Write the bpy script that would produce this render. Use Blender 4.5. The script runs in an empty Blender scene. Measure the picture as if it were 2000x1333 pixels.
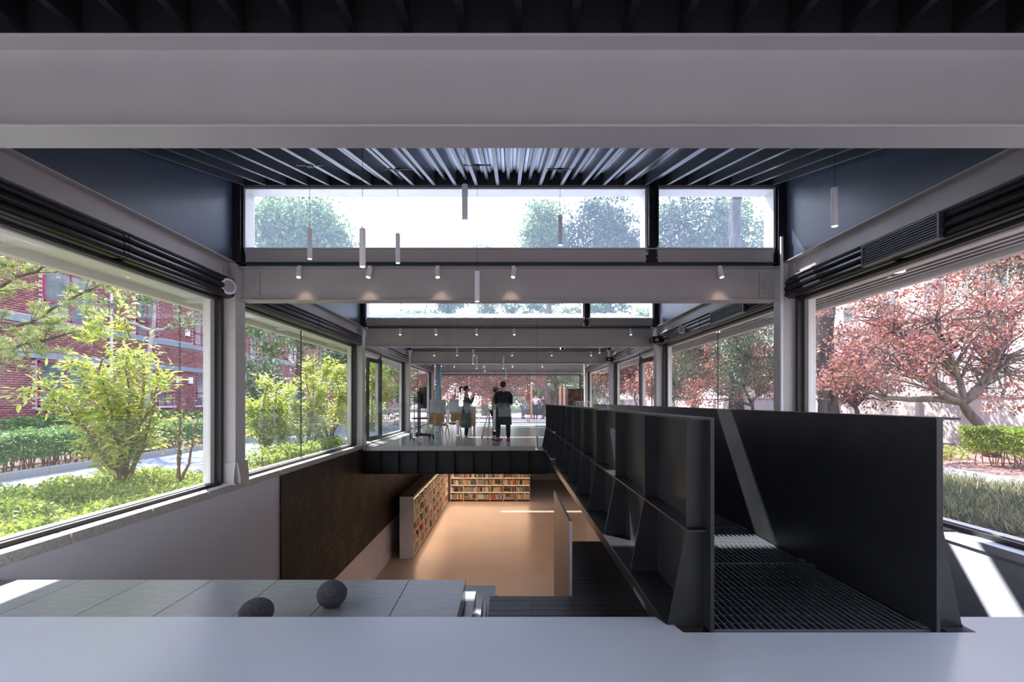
import bpy, math, random
import numpy as np
from mathutils import Vector, Matrix

# ------------------------------------------------------------------ scene, camera, sky, sun, exposure
sc = bpy.context.scene
COL = sc.collection
F = 944.0                                   # focal length in pixels of the 2000 px wide frame
cam = bpy.data.cameras.new('camera'); camo = bpy.data.objects.new('camera', cam); COL.objects.link(camo)
cam.sensor_width = 36.0; cam.lens = 36.0 * F / 2000.0
cam.shift_x = 0.0025; cam.shift_y = 0.0583
cam.clip_start = 0.05; cam.clip_end = 600
camo.location = (0, 0, 0); camo.rotation_euler = (math.pi / 2, 0, 0)
sc.camera = camo

SUN_DIR = Vector((0.58, -0.75, -1.0)).normalized()
sun = bpy.data.lights.new('sun', 'SUN'); sun.energy = 14.0; sun.angle = math.radians(0.6); sun.color = (1.0, 0.95, 0.88)
suno = bpy.data.objects.new('sun', sun); COL.objects.link(suno)
suno.rotation_euler = SUN_DIR.to_track_quat('-Z', 'Y').to_euler(); suno.location = (-20, 20, 30)

world = bpy.data.worlds.new('sky'); sc.world = world; world.use_nodes = True
wn = world.node_tree.nodes; wl = world.node_tree.links; wn.clear()
wo = wn.new('ShaderNodeOutputWorld'); bg = wn.new('ShaderNodeBackground'); tc = wn.new('ShaderNodeTexCoord')
sp = wn.new('ShaderNodeSeparateXYZ'); rp = wn.new('ShaderNodeValToRGB')
wl.new(tc.outputs['Generated'], sp.inputs[0]); wl.new(sp.outputs['Z'], rp.inputs[0])
rp.color_ramp.elements[0].position = 0.0; rp.color_ramp.elements[0].color = (0.90, 0.90, 1.0, 1)
rp.color_ramp.elements[1].position = 1.0; rp.color_ramp.elements[1].color = (0.34, 0.50, 0.95, 1)
e = rp.color_ramp.elements.new(0.40); e.color = (0.82, 0.84, 1.0, 1)
wl.new(rp.outputs[0], bg.inputs[0]); bg.inputs[1].default_value = 4.0; wl.new(bg.outputs[0], wo.inputs[0])

sc.view_settings.view_transform = 'Standard'; sc.view_settings.look = 'None'
sc.view_settings.gamma = 1.0; sc.view_settings.use_curve_mapping = False
sc.view_settings.exposure = 0.25
sc.cycles.use_denoising = True
sc.cycles.max_bounces = 8; sc.cycles.diffuse_bounces = 4; sc.cycles.glossy_bounces = 4
sc.cycles.transparent_max_bounces = 16; sc.cycles.transmission_bounces = 6
sc.cycles.sample_clamp_indirect = 6.0

rnd = random.Random(7)
NR = np.random.default_rng(11)

# ------------------------------------------------------------------ materials
MATS = {}
def mat(name, col, rough=0.5, metal=0.0, var=0.06, scale=8.0, bump=0.0, bscale=60.0, spec=0.5, emit=0.0, col2=None, coat=0.0, stretch=None):
    if name in MATS: return MATS[name]
    m = bpy.data.materials.new(name); m.use_nodes = True; MATS[name] = m
    nt = m.node_tree; n = nt.nodes; l = nt.links
    b = n['Principled BSDF']
    b.inputs['Roughness'].default_value = rough; b.inputs['Metallic'].default_value = metal
    b.inputs['Specular IOR Level'].default_value = spec
    b.inputs['Coat Weight'].default_value = coat
    c = (*col, 1)
    c2 = (*col2, 1) if col2 else tuple([max(0, x * (1 - var * 2)) for x in col]) + (1,)
    t = n.new('ShaderNodeTexCoord'); mp = n.new('ShaderNodeMapping'); no = n.new('ShaderNodeTexNoise'); r = n.new('ShaderNodeValToRGB')
    if stretch: mp.inputs['Scale'].default_value = stretch
    l.new(t.outputs['Object'], mp.inputs[0]); l.new(mp.outputs[0], no.inputs['Vector'])
    no.inputs['Scale'].default_value = scale; no.inputs['Detail'].default_value = 5
    r.color_ramp.elements[0].position = 0.32; r.color_ramp.elements[0].color = c2
    r.color_ramp.elements[1].position = 0.68; r.color_ramp.elements[1].color = c
    l.new(no.outputs['Fac'], r.inputs[0]); l.new(r.outputs[0], b.inputs['Base Color'])
    if bump:
        bn = n.new('ShaderNodeBump'); n2 = n.new('ShaderNodeTexNoise'); n2.inputs['Scale'].default_value = bscale
        l.new(mp.outputs[0], n2.inputs['Vector']); bn.inputs['Strength'].default_value = bump; bn.inputs['Distance'].default_value = 0.01
        l.new(n2.outputs['Fac'], bn.inputs['Height']); l.new(bn.outputs[0], b.inputs['Normal'])
    if emit:
        b.inputs['Emission Color'].default_value = c; b.inputs['Emission Strength'].default_value = emit
    return m

def leafmat(name, cols, trans=0.45):
    m = bpy.data.materials.new(name); m.use_nodes = True; MATS[name] = m
    nt = m.node_tree; n = nt.nodes; l = nt.links; n.clear()
    o = n.new('ShaderNodeOutputMaterial'); g = n.new('ShaderNodeNewGeometry'); r = n.new('ShaderNodeValToRGB')
    l.new(g.outputs['Random Per Island'], r.inputs[0])
    k = len(cols)
    while len(r.color_ramp.elements) < k: r.color_ramp.elements.new(0.5)
    for i, c in enumerate(cols):
        r.color_ramp.elements[i].position = i / max(1, k - 1); r.color_ramp.elements[i].color = (*c, 1)
    p = n.new('ShaderNodeBsdfPrincipled'); p.inputs['Roughness'].default_value = 0.45; p.inputs['Specular IOR Level'].default_value = 0.4
    t = n.new('ShaderNodeBsdfTranslucent'); mx = n.new('ShaderNodeMixShader'); mx.inputs[0].default_value = trans
    l.new(r.outputs[0], p.inputs['Base Color']); l.new(r.outputs[0], t.inputs[0])
    l.new(p.outputs[0], mx.inputs[1]); l.new(t.outputs[0], mx.inputs[2]); l.new(mx.outputs[0], o.inputs[0])
    return m

def glassmat(name, tint=(0.93, 0.97, 0.98), haze=0.03, hazecol=(0.85, 0.9, 1.0), refl=1.0, ior=1.45):
    m = bpy.data.materials.new(name); m.use_nodes = True; MATS[name] = m
    nt = m.node_tree; n = nt.nodes; l = nt.links; n.clear()
    o = n.new('ShaderNodeOutputMaterial'); tr = n.new('ShaderNodeBsdfTransparent'); tr.inputs[0].default_value = (*tint, 1)
    gl = n.new('ShaderNodeBsdfGlossy'); gl.inputs['Roughness'].default_value = 0.0
    gl.inputs['Color'].default_value = (refl, refl, refl, 1)
    fr = n.new('ShaderNodeFresnel'); ge = n.new('ShaderNodeNewGeometry'); mr = n.new('ShaderNodeMapRange')
    mr.inputs['To Min'].default_value = ior; mr.inputs['To Max'].default_value = 1 / ior     # a thin pane reflects alike from both sides
    l.new(ge.outputs['Backfacing'], mr.inputs['Value']); l.new(mr.outputs[0], fr.inputs[0])
    mx = n.new('ShaderNodeMixShader'); l.new(fr.outputs[0], mx.inputs[0]); l.new(tr.outputs[0], mx.inputs[1]); l.new(gl.outputs[0], mx.inputs[2])
    df = n.new('ShaderNodeBsdfDiffuse'); df.inputs[0].default_value = (*hazecol, 1)
    tl = n.new('ShaderNodeBsdfTranslucent'); tl.inputs[0].default_value = (*hazecol, 1)
    ad = n.new('ShaderNodeMixShader'); ad.inputs[0].default_value = 0.5
    l.new(df.outputs[0], ad.inputs[1]); l.new(tl.outputs[0], ad.inputs[2])
    m2 = n.new('ShaderNodeMixShader'); m2.inputs[0].default_value = haze
    l.new(mx.outputs[0], m2.inputs[1]); l.new(ad.outputs[0], m2.inputs[2]); l.new(m2.outputs[0], o.inputs[0])
    return m

M_beam = mat('beam_paint', (0.46, 0.43, 0.425), 0.38, var=0.03, scale=2, bump=0.06, bscale=90)
M_col = mat('column_paint', (0.52, 0.49, 0.485), 0.4, var=0.03, bump=0.05)
M_dark = mat('navy_panel', (0.060, 0.080, 0.120), 0.30, var=0.1, scale=3, bump=0.05)
M_joist = mat('joist_steel', (0.075, 0.08, 0.095), 0.33, metal=0.3, var=0.1, scale=4, bump=0.05)
M_deck = mat('roof_deck_metal', (0.90, 0.92, 1.0), 0.5, metal=0.8, var=0.1, scale=4, stretch=(1, .2, 1))
M_blacksteel = mat('black_steel', (0.031, 0.032, 0.036), 0.42, var=0.2, scale=3, bump=0.12, bscale=40, metal=0.2)
M_grate = mat('grating_steel', (0.26, 0.28, 0.31), 0.4, metal=0.5, var=0.1)
M_duct = mat('black_duct', (0.010, 0.011, 0.015), 0.3, var=0.1, metal=0.3)
M_frame = mat('cream_frame', (0.72, 0.70, 0.66), 0.4, var=0.03)
M_track = mat('dark_track', (0.03, 0.03, 0.033), 0.45)
M_floor = mat('resin_floor', (0.80, 0.87, 0.97), 0.26, var=0.025, scale=1.5, bump=0.025, bscale=3)  # blue tint in the base colour stands in for reflected sky
M_floor2 = mat('upper_resin_floor', (0.66, 0.66, 0.64), 0.16, var=0.04, scale=1.5)
M_lower = mat('lower_resin_floor', (0.40, 0.345, 0.30), 0.3, var=0.06, scale=0.8)
M_wall = mat('white_wall', (0.72, 0.71, 0.76), 0.55, var=0.02, scale=2)
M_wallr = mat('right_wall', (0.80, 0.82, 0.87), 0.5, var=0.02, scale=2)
M_stone = mat('granite_sill', (0.62, 0.60, 0.58), 0.6, var=0.2, scale=40, bump=0.2, bscale=120, col2=(0.40, 0.36, 0.33))
M_mosaic = mat('rusty_mosaic', (0.095, 0.078, 0.066), 0.65, scale=11, bump=1.0, bscale=50, col2=(0.004, 0.005, 0.007))
_n = M_mosaic.node_tree.nodes; _l = M_mosaic.node_tree.links
_a = _n.new('ShaderNodeTexNoise'); _a.inputs['Scale'].default_value = 1.6; _a.inputs['Detail'].default_value = 6
_r = _n.new('ShaderNodeValToRGB'); _r.color_ramp.elements[0].position = .40; _r.color_ramp.elements[0].color = (.25, .27, .31, 1); _r.color_ramp.elements[1].position = .62; _r.color_ramp.elements[1].color = (1.0, .72, .52, 1)
_m = _n.new('ShaderNodeMix'); _m.data_type = 'RGBA'; _m.blend_type = 'MULTIPLY'; _m.inputs[0].default_value = 1.0
_t = _n.new('ShaderNodeTexCoord'); _l.new(_t.outputs['Object'], _a.inputs['Vector']); _l.new(_a.outputs['Fac'], _r.inputs[0])
_b = _n['Principled BSDF']; _src = _b.inputs['Base Color'].links[0].from_socket
_l.new(_src, _m.inputs[6]); _l.new(_r.outputs[0], _m.inputs[7]); _l.new(_m.outputs[2], _b.inputs['Base Color'])
M_panel = mat('bench_laminate', (0.40, 0.415, 0.42), 0.26, var=0.10, scale=6, stretch=(1, 8, 1), bump=0.03)
M_plank = mat('dark_plank', (0.055, 0.05, 0.055), 0.4, var=0.3, scale=5, stretch=(.6, 9, 1), bump=0.1)
M_woodwall = mat('walnut_panel', (0.22, 0.13, 0.085), 0.45, var=0.25, scale=6, stretch=(6, 6, .5))
M_white = mat('white_paint', (0.86, 0.85, 0.89), 0.4, var=0.01)
M_black = mat('matte_black', (0.012, 0.012, 0.014), 0.5)
M_lamp = mat('warm_diffuser', (1.0, 0.93, 0.82), 0.4, emit=5.0, var=0)
M_led = mat('warm_led', (1.0, 0.72, 0.42), 0.4, emit=2.0, var=0)
M_felt = mat('grey_felt', (0.10, 0.10, 0.115), 0.95, var=0.2, scale=60, bump=0.5, bscale=150)
M_shelf = mat('cream_shelf', (0.66, 0.60, 0.52), 0.5, var=0.03)
M_blue = mat('blue_paint', (0.16, 0.33, 0.45), 0.5)
M_easel = mat('pine_wood', (0.55, 0.31, 0.14), 0.5, var=0.15, stretch=(6, 6, .6))
M_canvas = mat('primed_canvas', (0.50, 0.52, 0.58), 0.8)
M_metal = mat('brushed_metal', (0.5, 0.5, 0.52), 0.3, metal=0.9)
M_roof = mat('standing_seam_roof', (0.36, 0.38, 0.42), 0.35, metal=0.4, var=0.04)
M_brick = mat('red_brick', (0.30, 0.10, 0.10), 0.8, scale=3, var=0.2, col2=(0.25, 0.06, 0.06))
M_mortar = mat('mortar', (0.50, 0.40, 0.42), 0.9)
M_bluestone = mat('blue_grey_stone', (0.27, 0.30, 0.36), 0.8, var=0.08)
M_redframe = mat('magenta_window_frame', (0.33, 0.03, 0.09), 0.5)
M_winglass = mat('facade_glass', (0.05, 0.065, 0.07), 0.08, var=0.5, scale=1.1, col2=(0.26, 0.29, 0.30))
M_asphalt = mat('asphalt', (0.26, 0.28, 0.33), 0.85, var=0.1, scale=30, bump=0.2)
M_kerb = mat('granite_kerb', (0.42, 0.41, 0.40), 0.8, scale=50, var=0.12, bump=0.1)
M_soil = mat('litter_soil', (0.19, 0.10, 0.075), 0.95, scale=9, var=0.3, bump=0.6, bscale=50, col2=(0.10, 0.06, 0.04))
M_red = mat('red_gravel', (0.36, 0.20, 0.19), 0.95, scale=25, var=0.2, bump=0.3, col2=(0.24, 0.14, 0.11))
M_path = mat('path_concrete', (0.24, 0.235, 0.25), 0.9, scale=20, var=0.1)
M_gwall = mat('garden_wall_render', (0.58, 0.53, 0.51), 0.85, var=0.05, scale=1.2)
M_bark = mat('grey_bark', (0.16, 0.115, 0.09), 0.9, scale=10, var=0.3, bump=0.8, bscale=25, stretch=(1, 1, .3))
M_bark2 = mat('dark_bark', (0.085, 0.065, 0.055), 0.9, scale=8, var=0.4, bump=1.0, bscale=18, stretch=(1, 1, .2))
M_palebark = mat('pale_bark', (0.42, 0.38, 0.36), 0.85, scale=6, var=0.2, bump=0.4)
M_twig = mat('brown_twig', (0.26, 0.14, 0.09), 0.8, var=0.2)
M_plaza = mat('plaza_brick', (0.42, 0.27, 0.25), 0.85, scale=6, var=0.1)
M_darkbld = mat('brown_cladding', (0.07, 0.035, 0.035), 0.7, var=0.2)
M_bld = mat('pale_building', (0.52, 0.44, 0.42), 0.8, var=0.04)
M_skin = mat('skin', (0.50, 0.31, 0.22), 0.55, var=0.02)
M_hair = mat('black_hair', (0.012, 0.010, 0.010), 0.45)
M_fblack = mat('black_cloth', (0.012, 0.012, 0.015), 0.9)
M_fgrey = mat('dark_grey_cloth', (0.07, 0.07, 0.08), 0.9)
M_fgreen = mat('grey_green_cloth', (0.12, 0.15, 0.13), 0.9)
M_fbeige = mat('beige_cloth', (0.36, 0.32, 0.22), 0.9)
M_fwhite = mat('white_cloth', (0.75, 0.72, 0.78), 0.9)
M_fnavy = mat('navy_cloth', (0.03, 0.035, 0.06), 0.9)
M_shoe = mat('white_shoe', (0.60, 0.62, 0.58), 0.6)
M_redshoe = mat('red_shoe', (0.45, 0.03, 0.03), 0.5)
M_orange = mat('orange_timber', (0.50, 0.22, 0.09), 0.6, var=0.1)
M_pink = mat('pink_blossom', (0.85, 0.15, 0.30), 0.6)
G_win = glassmat('window_glass', (0.96, 0.975, 0.985), 0.035)
G_cler = glassmat('clerestory_glass', (0.86, 0.92, 1.0), 0.15, (0.55, 0.70, 1.0))
G_rail = glassmat('railing_glass', (0.90, 0.95, 0.95), 0.0, ior=1.2)
L_green = leafmat('yellow_green_leaves', [(0.24, 0.36, 0.06), (0.46, 0.54, 0.08), (0.72, 0.72, 0.16), (0.34, 0.46, 0.10)], 0.5)
L_hedge = leafmat('hedge_leaves', [(0.06, 0.14, 0.04), (0.13, 0.25, 0.06), (0.22, 0.36, 0.08)], 0.35)
L_bed = leafmat('bed_leaves', [(0.14, 0.24, 0.05), (0.34, 0.46, 0.06), (0.55, 0.60, 0.10), (0.20, 0.32, 0.06)], 0.4)
L_plum = leafmat('purple_leaves', [(0.10, 0.04, 0.05), (0.26, 0.09, 0.08), (0.50, 0.20, 0.11), (0.20, 0.08, 0.10), (0.60, 0.33, 0.22)], 0.45)
L_tree = leafmat('green_tree_leaves', [(0.07, 0.13, 0.05), (0.14, 0.23, 0.08), (0.25, 0.34, 0.14)], 0.35)
L_pine = leafmat('pine_needles', [(0.14, 0.20, 0.06), (0.34, 0.40, 0.12), (0.52, 0.54, 0.20)], 0.35)
L_conif = leafmat('dark_needles', [(0.03, 0.06, 0.035), (0.07, 0.12, 0.06), (0.14, 0.19, 0.10)], 0.25)
L_white = leafmat('whitish_flower_leaves', [(0.08, 0.15, 0.06), (0.12, 0.21, 0.08), (0.20, 0.30, 0.14), (0.62, 0.66, 0.58)], 0.3)
L_grass = leafmat('dry_green_grass', [(0.05, 0.09, 0.03), (0.10, 0.15, 0.05), (0.34, 0.28, 0.14), (0.18, 0.22, 0.09), (0.62, 0.50, 0.34)], 0.3)
L_litter = leafmat('fallen_leaves', [(0.16, 0.07, 0.04), (0.30, 0.14, 0.07), (0.42, 0.24, 0.14)], 0.2)
BOOKC = [(.62,.58,.50),(.50,.12,.08),(.72,.66,.55),(.10,.14,.20),(.60,.35,.15),(.14,.24,.18),(.35,.33,.32),(.75,.72,.68),(.62,.20,.12),(.06,.06,.07),(.70,.52,.20),(.20,.30,.45)]
BOOKN = ['cream','dark red','ivory','navy','tan','green','grey','white','orange red','black','yellow','blue']
M_books = [mat(f'{BOOKN[i].replace(" ","_")}_book_cloth', c, 0.6, var=0.05) for i, c in enumerate(BOOKC)]
M_page = mat('book_paper', (0.72, 0.66, 0.54), 0.8)

# ------------------------------------------------------------------ geometry helpers
class MB:
    def __init__(s): s.v = []; s.f = []; s.m = []; s.mi = 0
    def add(s, vs, fs):
        k = len(s.v); s.v += [tuple(v) for v in vs]
        for f in fs: s.f.append(tuple(i + k for i in f)); s.m.append(s.mi)
        return s
    def box(s, x0, x1, y0, y1, z0, z1):
        return s.add([(x0,y0,z0),(x1,y0,z0),(x1,y1,z0),(x0,y1,z0),(x0,y0,z1),(x1,y0,z1),(x1,y1,z1),(x0,y1,z1)],
                     [(3,2,1,0),(4,5,6,7),(0,1,5,4),(1,2,6,5),(2,3,7,6),(3,0,4,7)])
    def bar(s, a, b, w, h=None, up=(0,0,1)):      # rectangular bar between two points
        a = Vector(a); b = Vector(b); h = h or w; d = (b - a).normalized(); u = Vector(up)
        if abs(d.dot(u)) > 0.98: u = Vector((0, 1, 0))
        r = d.cross(u).normalized() * w / 2; u = r.cross(d).normalized() * h / 2
        q = [a - r - u, a + r - u, a + r + u, a - r + u, b - r - u, b + r - u, b + r + u, b - r + u]
        return s.add(q, [(3,2,1,0),(4,5,6,7),(0,1,5,4),(1,2,6,5),(2,3,7,6),(3,0,4,7)])
    def tube(s, pts, rad, n=8):
        pts = [Vector(p) for p in pts]; k = len(pts)
        if not isinstance(rad, (list, tuple)): rad = [rad] * k
        vs = []; fs = []; last = None
        for i, p in enumerate(pts):
            d = (pts[min(i + 1, k - 1)] - pts[max(i - 1, 0)]).normalized()
            if last is None:
                a = d.cross(Vector((0, 0, 1)))
                if a.length < 0.1: a = d.cross(Vector((1, 0, 0)))
            else: a = last - d * last.dot(d)
            a.normalize(); last = a; b = d.cross(a)
            for j in range(n):
                t = 2 * math.pi * j / n; vs.append(p + (a * math.cos(t) + b * math.sin(t)) * rad[i])
        for i in range(k - 1):
            for j in range(n):
                j2 = (j + 1) % n; fs.append((i * n + j, i * n + j2, (i + 1) * n + j2, (i + 1) * n + j))
        fs.append(tuple(range(n - 1, -1, -1))); fs.append(tuple((k - 1) * n + j for j in range(n)))
        return s.add(vs, fs)
    def prism(s, poly, y0, y1, axis='y'):          # polygon (a,b) extruded along an axis
        k = len(poly)
        def P(a, b, t):
            return {'y': (a, t, b), 'x': (t, a, b), 'z': (a, b, t)}[axis]
        vs = [P(a, b, y0) for a, b in poly] + [P(a, b, y1) for a, b in poly]
        fs = [tuple(range(k))[::-1], tuple(range(k, 2 * k))] + [(i, (i + 1) % k, (i + 1) % k + k, i + k) for i in range(k)]
        return s.add(vs, fs)
    def quad(s, a, b, c, d): return s.add([a, b, c, d], [(0, 1, 2, 3)])
    def ell(s, c, r, n=14, m=10):
        vs = [(c[0], c[1], c[2] - r[2])]; fs = []
        for i in range(1, m):
            ph = math.pi * i / m
            for j in range(n):
                t = 2 * math.pi * j / n
                vs.append((c[0] + r[0] * math.sin(ph) * math.cos(t), c[1] + r[1] * math.sin(ph) * math.sin(t), c[2] - r[2] * math.cos(ph)))
        vs.append((c[0], c[1], c[2] + r[2])); L = len(vs) - 1
        for j in range(n):
            fs.append((0, 1 + (j + 1) % n, 1 + j)); fs.append((L, L - n + j, L - n + (j + 1) % n))
        for i in range(m - 2):
            for j in range(n):
                a = 1 + i * n + j; b = 1 + i * n + (j + 1) % n; fs.append((a, b, b + n, a + n))
        return s.add(vs, fs)
    def build(s, name, mats, parent=None, kind=None, label=None, smooth=False, bevel=0, link=True):
        me = bpy.data.meshes.new(name)
        off = WORLD.get(parent.name, (0, 0, 0)) if parent else (0, 0, 0)
        me.from_pydata([(v[0] - off[0], v[1] - off[1], v[2] - off[2]) for v in s.v], [], s.f)
        if not isinstance(mats, (list, tuple)): mats = [mats]
        for m in mats: me.materials.append(m)
        if len(mats) > 1: me.polygons.foreach_set('material_index', s.m)
        if smooth: me.polygons.foreach_set('use_smooth', [True] * len(s.f))
        me.update()
        o = bpy.data.objects.new(name, me); COL.objects.link(o)
        if parent: o.parent = parent; WORLD[o.name] = off
        if kind: o['kind'] = kind
        if label: o['label'] = label
        if bevel:
            b = o.modifiers.new('bevel', 'BEVEL'); b.width = bevel; b.segments = 2; b.limit_method = 'ANGLE'
        return o
WORLD = {}
def thing(name, label, cat, loc=(0, 0, 0), group=None, kind=None):
    o = bpy.data.objects.new(name, None); COL.objects.link(o); o.location = loc; WORLD[o.name] = tuple(loc)
    o.empty_display_size = 0.1
    if label: o['label'] = label
    if cat: o['category'] = cat
    if group: o['group'] = group
    if kind: o['kind'] = kind
    return o
def tag(o, label, cat, group=None):
    o['label'] = label; o['category'] = cat
    if group: o['group'] = group
    return o
def dup(root, loc, rz=0, label=None, group=None, sc_=None):
    r = root.copy(); COL.objects.link(r); r.location = loc; r.rotation_euler = (0, 0, rz); WORLD[r.name] = tuple(loc)
    if sc_: r.scale = (sc_, sc_, sc_)
    if label: r['label'] = label
    if group: r['group'] = group
    for ch in list(root.children):
        c = ch.copy(); COL.objects.link(c); c.parent = r
        for g in ch.children:
            d = g.copy(); COL.objects.link(d); d.parent = c
    return r
def inst(o, dx, parent, label=None):               # another copy of a part, moved by dx, in the same parent
    c = o.copy(); COL.objects.link(c); c.parent = parent; c.location = Vector(o.location) + Vector(dx)
    if label: c['label'] = label
    return c

def leafmesh(name, pts, size, m, parent=None, aspect=0.5, kind='stuff', up=0.25, var=0.35, dirs=None, fold=0.12, label=None):
    pts = np.asarray(pts, dtype=np.float32); N = len(pts)
    d = NR.normal(size=(N, 3)) if dirs is None else np.asarray(dirs, dtype=np.float32) + NR.normal(size=(N, 3)) * 0.25
    d /= np.linalg.norm(d, axis=1)[:, None] + 1e-6
    nrm = NR.normal(size=(N, 3)) + np.array([0, 0, up * 4]); s_ = np.cross(d, nrm); s_ /= np.linalg.norm(s_, axis=1)[:, None] + 1e-6
    n2 = np.cross(s_, d)
    L = size * (1 + NR.uniform(-var, var, N))[:, None]
    W = L * aspect * 0.5
    a = pts; b = pts + d * L * 0.45 + s_ * W + n2 * W * fold * 2; c = pts + d * L; e_ = pts + d * L * 0.45 - s_ * W + n2 * W * fold * 2
    V = np.stack([a, b, c, e_], axis=1).reshape(-1, 3)
    off = np.array(WORLD.get(parent.name, (0, 0, 0)) if parent else (0, 0, 0)); V = V - off
    me = bpy.data.meshes.new(name); me.vertices.add(4 * N); me.vertices.foreach_set('co', V.astype(np.float32).ravel())
    me.loops.add(4 * N); me.loops.foreach_set('vertex_index', np.arange(4 * N, dtype=np.int32))
    me.polygons.add(N); me.polygons.foreach_set('loop_start', np.arange(0, 4 * N, 4, dtype=np.int32))
    try: me.polygons.foreach_set('loop_total', np.full(N, 4, dtype=np.int32))
    except Exception: pass
    me.materials.append(m); me.update(calc_edges=True); me.validate()
    o = bpy.data.objects.new(name, me); COL.objects.link(o)
    if parent: o.parent = parent; WORLD[o.name] = tuple(off)
    if kind: o['kind'] = kind
    if label: o['label'] = label
    return o

# ------------------------------------------------------------------ measures (camera at the origin, y = depth)
XW = 3.9                    # inner face of the side walls
GR = -1.2                   # gallery floor and platform
LOW = -5.1                  # lower floor
OUT = -1.36                 # ground outside
FR = [2.59, 6.9, 12.75, 18.6, 24.8]      # frames
YB = -4.2                   # behind the camera
YE = 26.2                   # glazed end

# ------------------------------------------------------------------ setting: floors, walls
def struct(mb, name, m, **k):
    return mb.build(name, m, kind='structure', **k)
p = MB(); p.prism([(-XW, YB), (XW, YB), (XW, 2.68), (2.47, 2.68), (2.42, 2.58), (2.42, 2.50), (0.90, 2.50), (0.88, 2.585), (0.845, 2.585), (0.81, 2.68), (-XW, 2.68)], GR - 0.35, GR, 'z')
struct(p, 'floor', M_floor)
p = MB()
p.box(-XW, XW, 12.75, 24.90, GR - 0.12, GR); p.box(-XW, XW, 25.3, YE, GR - 0.12, GR)
struct(p, 'floor', M_floor2)
p = MB(); p.box(-XW, XW, YB, 31.0, LOW - 0.2, LOW); struct(p, 'floor', M_lower)
p = MB(); p.box(-XW, XW, 12.95, 24.15, GR - 0.66, GR - 0.12); p.box(-XW, XW, 25.35, 31.0, GR - 0.66, GR - 0.125)
struct(p, 'ceiling', M_wallr)
# side walls: white render below the sills
for s, nm, m in ((-1, 'wall_left', M_wall), (1, 'wall_right', M_wallr)):
    p = MB(); a, b = sorted((s * XW, s * (XW + 0.36)))
    p.box(a, b, YB, 31.0, LOW - 0.2, -1.27); struct(p, nm, m)
p = MB(); p.box(-XW, XW, 31.0, 31.2, LOW, GR); struct(p, 'wall_back', M_wall)
p = MB(); p.box(-XW, XW, YB - 0.2, YB, LOW, -1.0); p.box(-XW, XW, YB - 0.2, YB, 0.55, 2.4); struct(p, 'wall_rear', M_wall)  # unseen wall, its opening added and sized to light the nearest beam
# dark rusty cladding on the left wall, in tall panels
cl = thing('stone_cladding', 'dark rusty mottled wall cladding below the left sill beside the white wall', 'wall cladding', (-XW, 8.2, -3.95))
y = 8.2; i = 0
while y < 25:
    p = MB(); p.box(-XW, -XW + 0.03, y + 0.002, y + 1.398, -3.95, -1.275); p.build('cladding_panel', M_mosaic, cl); y += 1.4
# skirting at the bottom of the left wall
p = MB(); p.box(-XW, -XW + 0.06, 6, 15.5, LOW, LOW + 0.22); p.box(-XW + .06, -XW + .1, 6, 15.5, LOW + .2, LOW + .22); struct(p, 'baseboard_left', M_wall)

# sill stones
for s, nm in ((-1, 'left'), (1, 'right')):
    t = thing('stone_sill' if s < 0 else 'white_sill', 'row of rough granite sill stones along the left windows' if s < 0 else 'pale sill capping under the right windows', 'window sill', (s * XW, YB, -1.27))
    y = YB; L = 0.98 if s < 0 else 2.4; k = 0
    y = 0.35 - 5 * L if s < 0 else YB
    while y < YE:
        y1 = min(y + L, YE)
        p = MB(); a, b = sorted((s * (XW - (0.03 if s < 0 else 0.015)), s * (XW + 0.34)))
        g = 0.010 if s < 0 else 0.001
        p.box(a, b, y + g, y1 - g, -1.27 if s < 0 else -1.235, -1.17)
        p.build('sill_stone' if s < 0 else 'sill_panel', M_stone if s < 0 else M_white, t, bevel=0.004 if s < 0 else 0)
        y = y1

# ------------------------------------------------------------------ windows along the sides
GX = XW + 0.22
wn_ = [0]
def side_window(s, y0, y1, joints=()):
    wn_[0] += 1
    t = thing(f'window_{wn_[0]}', None, None, (s * GX, y0, -1.17), kind='structure')
    p = MB(); x0, x1 = sorted((s * (GX - 0.03), s * (GX + 0.07)))
    p.box(x0, x1, y0, y0 + 0.09, -1.17, 1.42); p.box(x0, x1, y1 - 0.09, y1, -1.17, 1.42)
    p.box(x0, x1, y0 + 0.09, y1 - 0.09, 1.385, 1.42); p.box(x0, x1, y0 + 0.09, y1 - 0.09, -1.17, -1.125)
    p.build('window_frame', M_frame, t)
    p = MB(); x0, x1 = sorted((s * (GX - 0.10), s * (GX - 0.035)))
    p.box(x0, x1, y0, y1, -1.17, -1.145); p.box(x0, x1, y0, y1, 1.40, 1.43)
    p.box(s * (GX - 0.10) if s > 0 else s * (GX - .06), s * (GX - 0.06) if s > 0 else s * (GX - .10), y0, y1, -1.145, -1.13)
    p.build('window_track', M_track, t)
    ys = [y0 + 0.09] + list(joints) + [y1 - 0.09]
    for a, b in zip(ys[:-1], ys[1:]):
        p = MB(); p.quad((s * GX, a + 0.004, -1.125), (s * GX, b - 0.004, -1.125), (s * GX, b - 0.004, 1.385), (s * GX, a + 0.004, 1.385))
        p.build('pane', G_win, t)
    for j in joints:
        p = MB(); p.box(min(s * (GX - .006), s * (GX + .006)), max(s * (GX - .006), s * (GX + .006)), j - 0.014, j + 0.014, -1.125, 1.385); p.build('glazing_joint', M_track, t)
    # dark jamb strips on the inside
    p = MB(); x0, x1 = sorted((s * (GX - 0.12), s * (GX - 0.03)))
    p.box(x0, x1, y0 - 0.06, y0, -1.17, 1.42); p.box(x0, x1, y1, y1 + 0.06, -1.17, 1.42)
    p.build('jamb_strip', M_track, t)
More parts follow.
